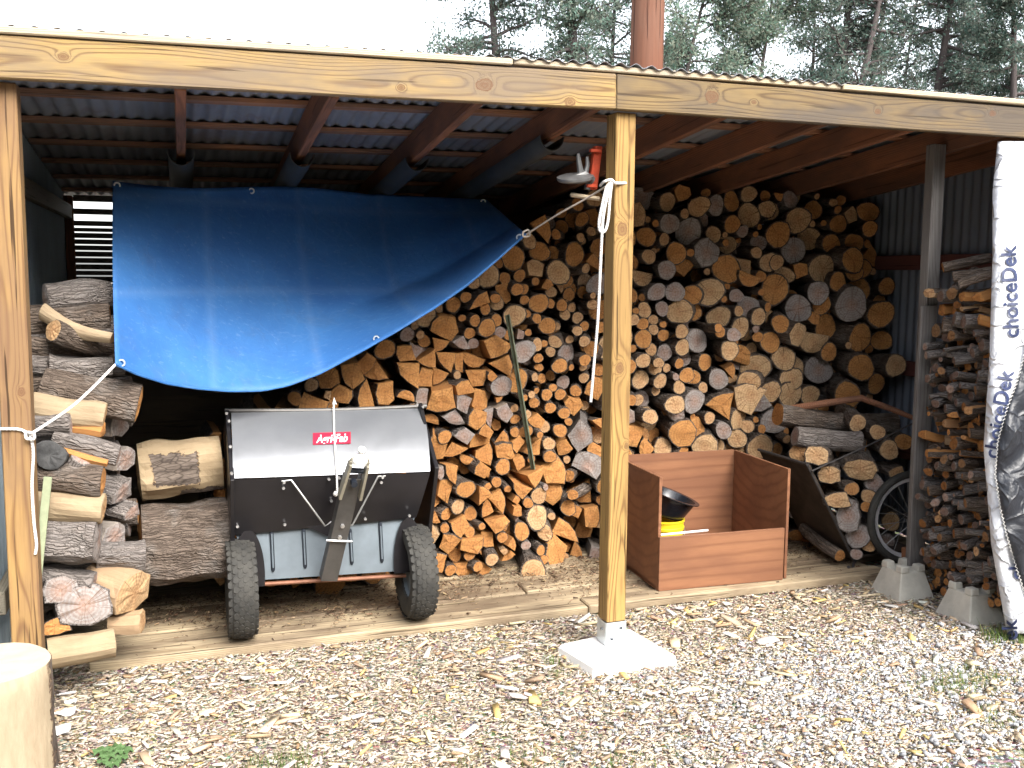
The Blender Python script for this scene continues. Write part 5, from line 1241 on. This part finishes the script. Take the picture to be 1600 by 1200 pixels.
# ================================================================== ROPES, STAKES, CLAMP
def rope_thing(paths, r_, label, mt=M['rope'], n=7):
    mb = MB()
    for pts in paths:
        P = [Vector(p) for p in pts]; Q = []
        for i in range(len(P) - 1):    # Catmull-Rom
            p0, p1, p2, p3 = P[max(i - 1, 0)], P[i], P[i + 1], P[min(i + 2, len(P) - 1)]
            for k in range(6):
                t = k / 6; Q.append(.5 * ((2 * p1) + (p2 - p0) * t + (2 * p0 - 5 * p1 + 4 * p2 - p3) * t * t + (3 * p1 - p0 - 3 * p2 + p3) * t ** 3))
        Q.append(P[-1]); mb.tube(Q, r_, n)
    o = mb.build('rope', mt, smooth=True); tag(o, label, 'rope'); return o
kx = aty(47, 679, -.055)
rope_thing([[aty(-18, 668, -.055), aty(2, 670, -.052), aty(30, 671, -.05), kx], [tarp_pt(.0, 1.0), lerp(tarp_pt(0, 1.0), kx, .5) + Vector((0, 0, -.022)), kx],
            [kx, aty(52, 706, -.05), aty(50, 760, -.05), aty(53, 815, -.05), aty(57, 850, -.05), aty(55, 866, -.05)],
            [kx + Vector((-.012, -.01, .01)), kx + Vector((.012, -.014, .006)), kx + Vector((.012, -.012, -.014)), kx + Vector((-.01, -.012, -.01)), kx + Vector((-.012, -.01, .012))]],
           .0052, 'thick white rope knotted round the left post and tied to the tarp corner')
PY = -.085
rope_thing([[aty(957, 283, PY), aty(948, 292, PY), aty(941, 320, PY), aty(936, 348, PY), aty(938, 361, PY), aty(945, 361, PY), aty(950, 345, PY), aty(953, 310, PY), aty(956, 285, PY)],
            [aty(952, 288, PY), aty(948, 310, PY), aty(943, 335, PY), aty(941, 358, PY - .004), aty(938, 420, PY + .01), aty(934, 500, PY + .02), aty(928, 570, PY + .03), aty(923, 628, PY + .03)],
            [aty(938, 290, .0), aty(944, 284, PY), aty(955, 281, PY - .004), aty(962, 286, PY), aty(978, 286, -.06)]],
           .0058, 'white rope looped on the centre post with its long end hanging down')
tc = tarp_pt(1.0, 1.0)
rope_thing([[tc + Vector((0, -.01, 0)), aty(870, 336, .20), aty(920, 308, .06), aty(955, 286, -.07)], [tc + Vector((-.02, -.012, .008)), tc + Vector((.005, -.014, .018)), tc + Vector((.012, -.014, -.006)), tc + Vector((-.016, -.012, -.01)), tc + Vector((-.02, -.012, .008))]],
           .0042, 'thin tan cord stretched from the tarp corner to the centre post', M['cord'])
def stake(pts, w, t, mt, label, lip=False):
    P = [Vector(p) for p in pts]; mb = MB(); d = (P[1] - P[0]).normalized(); s_ = Vector((1, 0, 0)); s_ = (s_ - d * s_.dot(d)).normalized(); f_ = d.cross(s_)
    mb.hexa([P[0] + s_ * i_ * w / 2 + f_ * j_ * t / 2 for i_, j_ in ((-1, -1), (1, -1), (1, 1), (-1, 1))] + [P[1] + s_ * i_ * w / 2 + f_ * j_ * t / 2 for i_, j_ in ((-1, -1), (1, -1), (1, 1), (-1, 1))])
    if lip: mb.hexa([P[0] + s_ * i_ * t / 2 + f_ * (j_ * w / 2) - Vector((0, .018, 0)) for i_, j_ in ((-1, -1), (1, -1), (1, 1), (-1, 1))] + [P[1] + s_ * i_ * t / 2 + f_ * (j_ * w / 2) - Vector((0, .018, 0)) for i_, j_ in ((-1, -1), (1, -1), (1, 1), (-1, 1))])
    tag(mb.build('stake', mt, bevel=.001), label, 'stake'); 
stake((aty(54, 945, .03), aty(75, 745, .10)), .028, .012, M['palestake'], 'pale green wooden stake leaning against the left log stack')
b0_ = atz(856, 872, .055); stake((b0_, aty(793, 492, 1.0)), .026, .006, M['greenstake'], 'dark green metal fence stake leaning in the woodpile left of centre post', True)
JK = empty('wall_clamp', aty(928, 295, .10), 'red bracket with dark cast iron arm mounted behind the centre post', 'clamp tool')
jy = .10
mb = MB(); A, B = aty(927, 296, jy), aty(936, 228, jy); s_ = Vector((.020, 0, 0)); dd = Vector((0, .03, 0))
mb.hexa([A - s_, A + s_, A + s_ + dd, A - s_ + dd, B - s_ * .85, B + s_ * .85, B + s_ * .85 + dd, B - s_ * .85 + dd]); mb.build('red_bar', M['redbar'], JK, bevel=.003)
for (px_, py_, l_) in ((933, 236, .05), (926, 291, .045)):
    mb = MB(); mb.box(aty(px_, py_, jy) + Vector((-.01, -.008, 0)), (l_, .02, .013)); mb.build('collar', M['redbar'], JK, bevel=.002)
mb = MB(); mb.lathe([(0, -.011), (.07, -.011), (.078, -.004), (.078, .006), (.06, .012), (0, .014)], aty(899, 278, jy), (-.16, -.25, 1), 26); mb.build('round_table', M['castiron'], JK, smooth=True)
mb = MB(); mb.tube([aty(898, 279, jy), aty(912, 274, jy), aty(926, 283, jy)], [.018, .022, .02], 8); mb.tube([aty(908, 274, jy), aty(905, 256, jy), aty(903, 240, jy)], [.016, .012, .008], 8); mb.tube([aty(914, 274, jy), aty(918, 258, jy), aty(917, 245, jy)], [.012, .01, .007], 8); mb.tube([aty(917, 296, jy), aty(920, 284, jy)], .014, 8)
mb.build('cast_arm', M['castiron'], JK, smooth=True)
sb_ = board('wooden_ledge', aty(892, 304.5, .14), aty(938, 311, .08), .05, .016, M['trim'], None); tag(sb_, 'small pale wooden ledge board fixed below the red bracket', 'board')

# ================================================================== STUMP, CHIPS, PLANTS
SZ = .37; sc_ = atz(-23, 1040, SZ); SR = .19
sp = ellipse_prof(SR, 40, random.Random(3), 1.0, .02)
geo = log_geo(sp, SZ + .02, 99, bend=0, taper=-.03, nr=8, rough=.018, rim=.985, bulge=.004)
V, F, Mi, E, EF = geo
kbark = [k for k in range(40) if math.cos(math.atan2(sp[k][1], sp[k][0]) - R(-8)) > math.cos(R(40))]
ST = empty('chopping_stump', (sc_.x, sc_.y, 0), 'pale sawn stump round standing on the chips at the lower left corner', 'stump')
q = Vector((0, 0, -1)).to_track_quat('Y', 'Z')
dl = tuple(q.inverted() @ Vector((.93, .36, 0)))
def stump_mask(N, lp): return N.ramp(N.vm('DOT_PRODUCT', lp, dl), [(.145, 0.0), (.175, 1.0)])
M['stump'] = patchy('debarked_stump', stump_mask, ((.25, .19, .12), (.45, .37, .26)))
me = poly_mesh('stump_body', V, F, None, [M['stump']], .66); me.polygons.foreach_set('use_smooth', [True] * len(me.polygons)); me.set_sharp_from_angle(angle=R(50))
o = link('stump_body', me, (sc_.x, sc_.y, SZ), ST); o.rotation_mode = 'QUATERNION'; o.rotation_quaternion = q
M['stumptop'] = simple('stump_top', (.45, .38, .28), .85, var=.14, sc=7, bump=.15, bsc=60); me = poly_mesh('cut_end', E, EF, None, [M['stumptop']], .70); o = link('cut_end', me, (sc_.x, sc_.y, SZ), ST); o.rotation_mode = 'QUATERNION'; o.rotation_quaternion = q

def chips(name, n, xr, yr, zf, size, pal, seed, label, cat, flat=.17, keepfn=None, stone=0.0):
    g = np.random.default_rng(seed); x = g.uniform(*xr, n); y = g.uniform(*yr, n)
    if keepfn is not None:
        k = keepfn(x, y, g); x, y = x[k], y[k]; n = len(x)
    L = g.lognormal(math.log(size), .5, n).clip(size * .3, size * 3.4); w = L * g.uniform(.18, .55, n); t = np.minimum(L * g.uniform(.06, .2, n), .011)
    st = g.random(n) < stone; w[st] = L[st] * g.uniform(.6, .95, st.sum()); L[st] *= .6; w[st] *= .6; t[st] = L[st] * g.uniform(.4, .7, st.sum())
    yaw = np.where(g.random(n) < .55, g.normal(.1, .5, n), g.uniform(0, 6.283, n)); pi_ = g.normal(0, flat, n); ro = g.normal(0, flat, n)
    cy, sy, cp, sp_, cr, sr = np.cos(yaw), np.sin(yaw), np.cos(pi_), np.sin(pi_), np.cos(ro), np.sin(ro)
    X = np.stack([cy * cp, sy * cp, sp_], 1); Yv = np.stack([-sy * cr - cy * sp_ * sr, cy * cr - sy * sp_ * sr, cp * sr], 1); Zv = np.cross(X, Yv)
    V = []
    c = np.stack([x, y, zf(x, y) + g.uniform(.0, .013, n) + np.abs(sp_) * L * .3], 1)
    e1, e2 = g.uniform(.35, 1, (n, 1)), g.uniform(.35, 1, (n, 1))
    for sx_ in (-1, 1):
        for sy_ in (-1, 1):
            for sz in (-1, 1):
                j = g.uniform(.8, 1.15, (n, 1))
                V.append(c + X * (sx_ * L / 2)[:, None] * j + Yv * (sy_ * w / 2)[:, None] * (e1 if sx_ < 0 else e2) + Zv * (sz * t / 2)[:, None])
    V = np.stack(V, 1).reshape(-1, 3)
    f0 = np.array([(0, 1, 3, 2), (4, 6, 7, 5), (0, 4, 5, 1), (2, 3, 7, 6), (0, 2, 6, 4), (1, 5, 7, 3)]); F = (np.arange(n)[:, None, None] * 8 + f0[None]).reshape(-1, 4)
    P = np.array([p[0] for p in pal]); W_ = np.array([p[1] for p in pal], float); ci = g.choice(len(P), n, p=W_ / W_.sum()); col = P[ci] * g.uniform(.7, 1.25, (n, 1)) * g.uniform(.94, 1.06, (n, 3))
    col[st] = np.array((.47, .48, .505)) * g.uniform(.5, 1.5, (st.sum(), 1))
    col = np.repeat(np.concatenate([col.clip(0, .85), np.ones((n, 1))], 1), 8, 0)
    o = link(name, np_mesh(name, V, F, [M['chip']], {'col': ('FLOAT_COLOR', col)})); o['kind'] = 'stuff'; o['label'] = label; o['category'] = cat
    return o
PAL = [((.58, .50, .39), 6), ((.50, .41, .305), 5), ((.69, .64, .55), 2.6), ((.46, .41, .36), 5), ((.33, .25, .185), 2.2), ((.2, .155, .125), .6), ((.42, .27, .15), .7), ((.52, .41, .24), 1.0)]
def front_only(x, y, g):
    ins = (x > -2.12) & (x < 1.87) & (y > .425)
    far = np.hypot(x - 0.0, (y + .3) * 1.2); return (~ins) & (g.random(len(x)) < np.clip(1.9 - far / 2.4, .12, 1))
PAL2 = PAL[:4] + [((.47, .475, .50), 5)]
chips('wood_chips', 138000, (-2.9, 2.7), (-1.25, .65), lambda x, y: .002 + 0 * x, .0115, PAL, 1, 'pale wood chip mulch covering the ground before the shed', 'wood chips', keepfn=front_only)
chips('coarse_chips', 2600, (-2.6, 2.2), (-1.3, .40), lambda x, y: .008 + 0 * x, .03, [((.62, .50, .34), 3), ((.76, .73, .67), 3), ((.40, .28, .18), 2), ((.6, .43, .18), 1)], 2, 'long splinters scattered over the finer wood chips', 'wood splinters', flat=.18, keepfn=front_only)
def gravel_zone(x, y, g):
    d = np.hypot((x - 1.0) / 1.3, (y + .75) / .62); return front_only(x, y, g) & (g.random(len(x)) < np.clip(1.3 - d, 0, 1))
chips('gravel', 34000, (-.6, 2.6), (-1.6, .1), lambda x, y: .005 + 0 * x, .013, PAL2, 3, 'bluish grey gravel mixed into the chips on the right', 'gravel', keepfn=gravel_zone, stone=.9)
def deck_zone(x, y, g):
    dens = .06 + .9 * np.clip((y - .58 + .08 * np.sin(x * 4) + .06 * np.sin(x * 11)) / .3, 0, 1); return g.random(len(x)) < dens
chips('bark_litter', 22000, (-2.1, 1.8), (.45, 1.2), lambda x, y: .047 + 0 * x, .008, [((.18, .115, .075), 5), ((.10, .065, .045), 4), ((.3, .2, .12), 2), ((.45, .33, .2), 3)], 4, 'brown bark crumbs and sawdust littering the deck planks', 'bark litter', flat=.25, keepfn=deck_zone)
# grass
def grass(spots, seed):
    g = np.random.default_rng(seed); V, F, Cc = [], [], []
    for (px, py, n, rad_, h) in spots:
        b0 = atz(px, py, 0)
        for k in range(n):
            p = np.array(b0) + np.array((g.normal(0, rad_), g.normal(0, rad_ * .7), .004)); a = g.uniform(0, 6.28); l = h * g.uniform(.5, 1.2); d = np.array((math.cos(a), math.sin(a), 0)) * g.uniform(.2, .9); s = np.array((-math.sin(a), math.cos(a), 0)) * g.uniform(.0012, .0024)
            b = len(V); c = np.array((.16, .24, .075)) * g.uniform(.6, 1.4) if g.random() < .8 else np.array((.42, .38, .2))
            for t in (0, .5, 1):
                q = p + np.array((0, 0, 1)) * l * (t - .25 * t * t) + d * l * t * t * .8
                V += [q - s * (1 - .85 * t), q + s * (1 - .85 * t)]; Cc += [(*c, 1)] * 2
            F += [(b, b + 1, b + 3, b + 2), (b + 2, b + 3, b + 5, b + 4)]
    o = link('grass', np_mesh('grass', V, F, [M['leaf']], {'col': ('FLOAT_COLOR', Cc)})); o['kind'] = 'stuff'; o['label'] = 'thin green grass sprouting through the wood chips'; o['category'] = 'grass'
grass([(1490, 1075, 260, .075, .055), (1530, 1065, 160, .06, .05), (1560, 1000, 200, .05, .07), (1590, 1005, 120, .05, .07), (1545, 1115, 70, .05, .04), (868, 1040, 50, .03, .045), (875, 1060, 40, .03, .04), (460, 1195, 120, .06, .05), (410, 1200, 60, .04, .05), (830, 1190, 80, .05, .05), (980, 1195, 60, .05, .04), (720, 1198, 40, .05, .04), (1550, 1130, 60, .06, .05)], 8)
wp = atz(172, 1192, 0); WE = empty('weed', wp, 'small green lobed weed seedling growing in the chips near the stump', 'weed')
lr = random.Random(4)
for k, (px, py, s_) in enumerate(((158, 1172, .032), (168, 1180, .03), (180, 1168, .034), (194, 1172, .032), (176, 1192, .03), (160, 1188, .022), (190, 1182, .026))):
    c_ = atz(px, py, .035); a0 = lr.uniform(0, 6.28); mb = MB(); n = 15
    rim_ = [c_ + Vector((math.cos(a0 + 2 * math.pi * j / n), math.sin(a0 + 2 * math.pi * j / n), .25 * math.sin(3 * j))) * s_ * (.55 + .45 * abs(math.cos(2.5 * 2 * math.pi * j / n))) for j in range(n)]
    mb.add([c_] + rim_, [(0, 1 + j, 1 + (j + 1) % n) for j in range(n)]); mb.build('leaf', None or M['weedleaf'] if 'weedleaf' in M else M.setdefault('weedleaf', simple('weed_leaf', (.075, .135, .05), .7, 0, .2, var=.25, sc=40)), WE, thick=.0006)
    mb = MB(); mb.tube([wp, (wp + c_) / 2 + Vector((0, 0, .012)), c_], .0016, 5); mb.build('stem', M['palestake'], WE)
blk = board('wood_block', aty(1417, 893, .36), aty(1417, 856, .36), .035, .05, M['ply'], None); tag(blk, 'small red-brown wood block standing at the foot of the grey post', 'wood block')
for k, (px, py, sz) in enumerate(((100, 1112, .05), (88, 1140, .06), (110, 1096, .028))):
    c_ = atz(px, py, .022); lr = random.Random(k + 50); mb = MB()
    mb.grid(lambda u, v: c_ + Vector(((u - .5) * sz * 1.5, (v - .5) * sz * 1.2 * (.7 + .5 * u), .006 * math.sin(7 * u + k) * math.cos(5 * v))), 5, 4)
    tag(mb.build('paper_scrap', M['white'], thick=.001), ('middle white torn scrap lying on the chips right of the stump', 'largest white torn scrap, nearest the stump bark', 'smallest white scrap on the chips, farthest from the viewer')[k], 'scrap', 'white scraps beside the stump')
dups = {k: v for k, v in LABELS.items() if len(v) > 1}
if dups: print('DUP LABELS', list(dups.items())[:10])
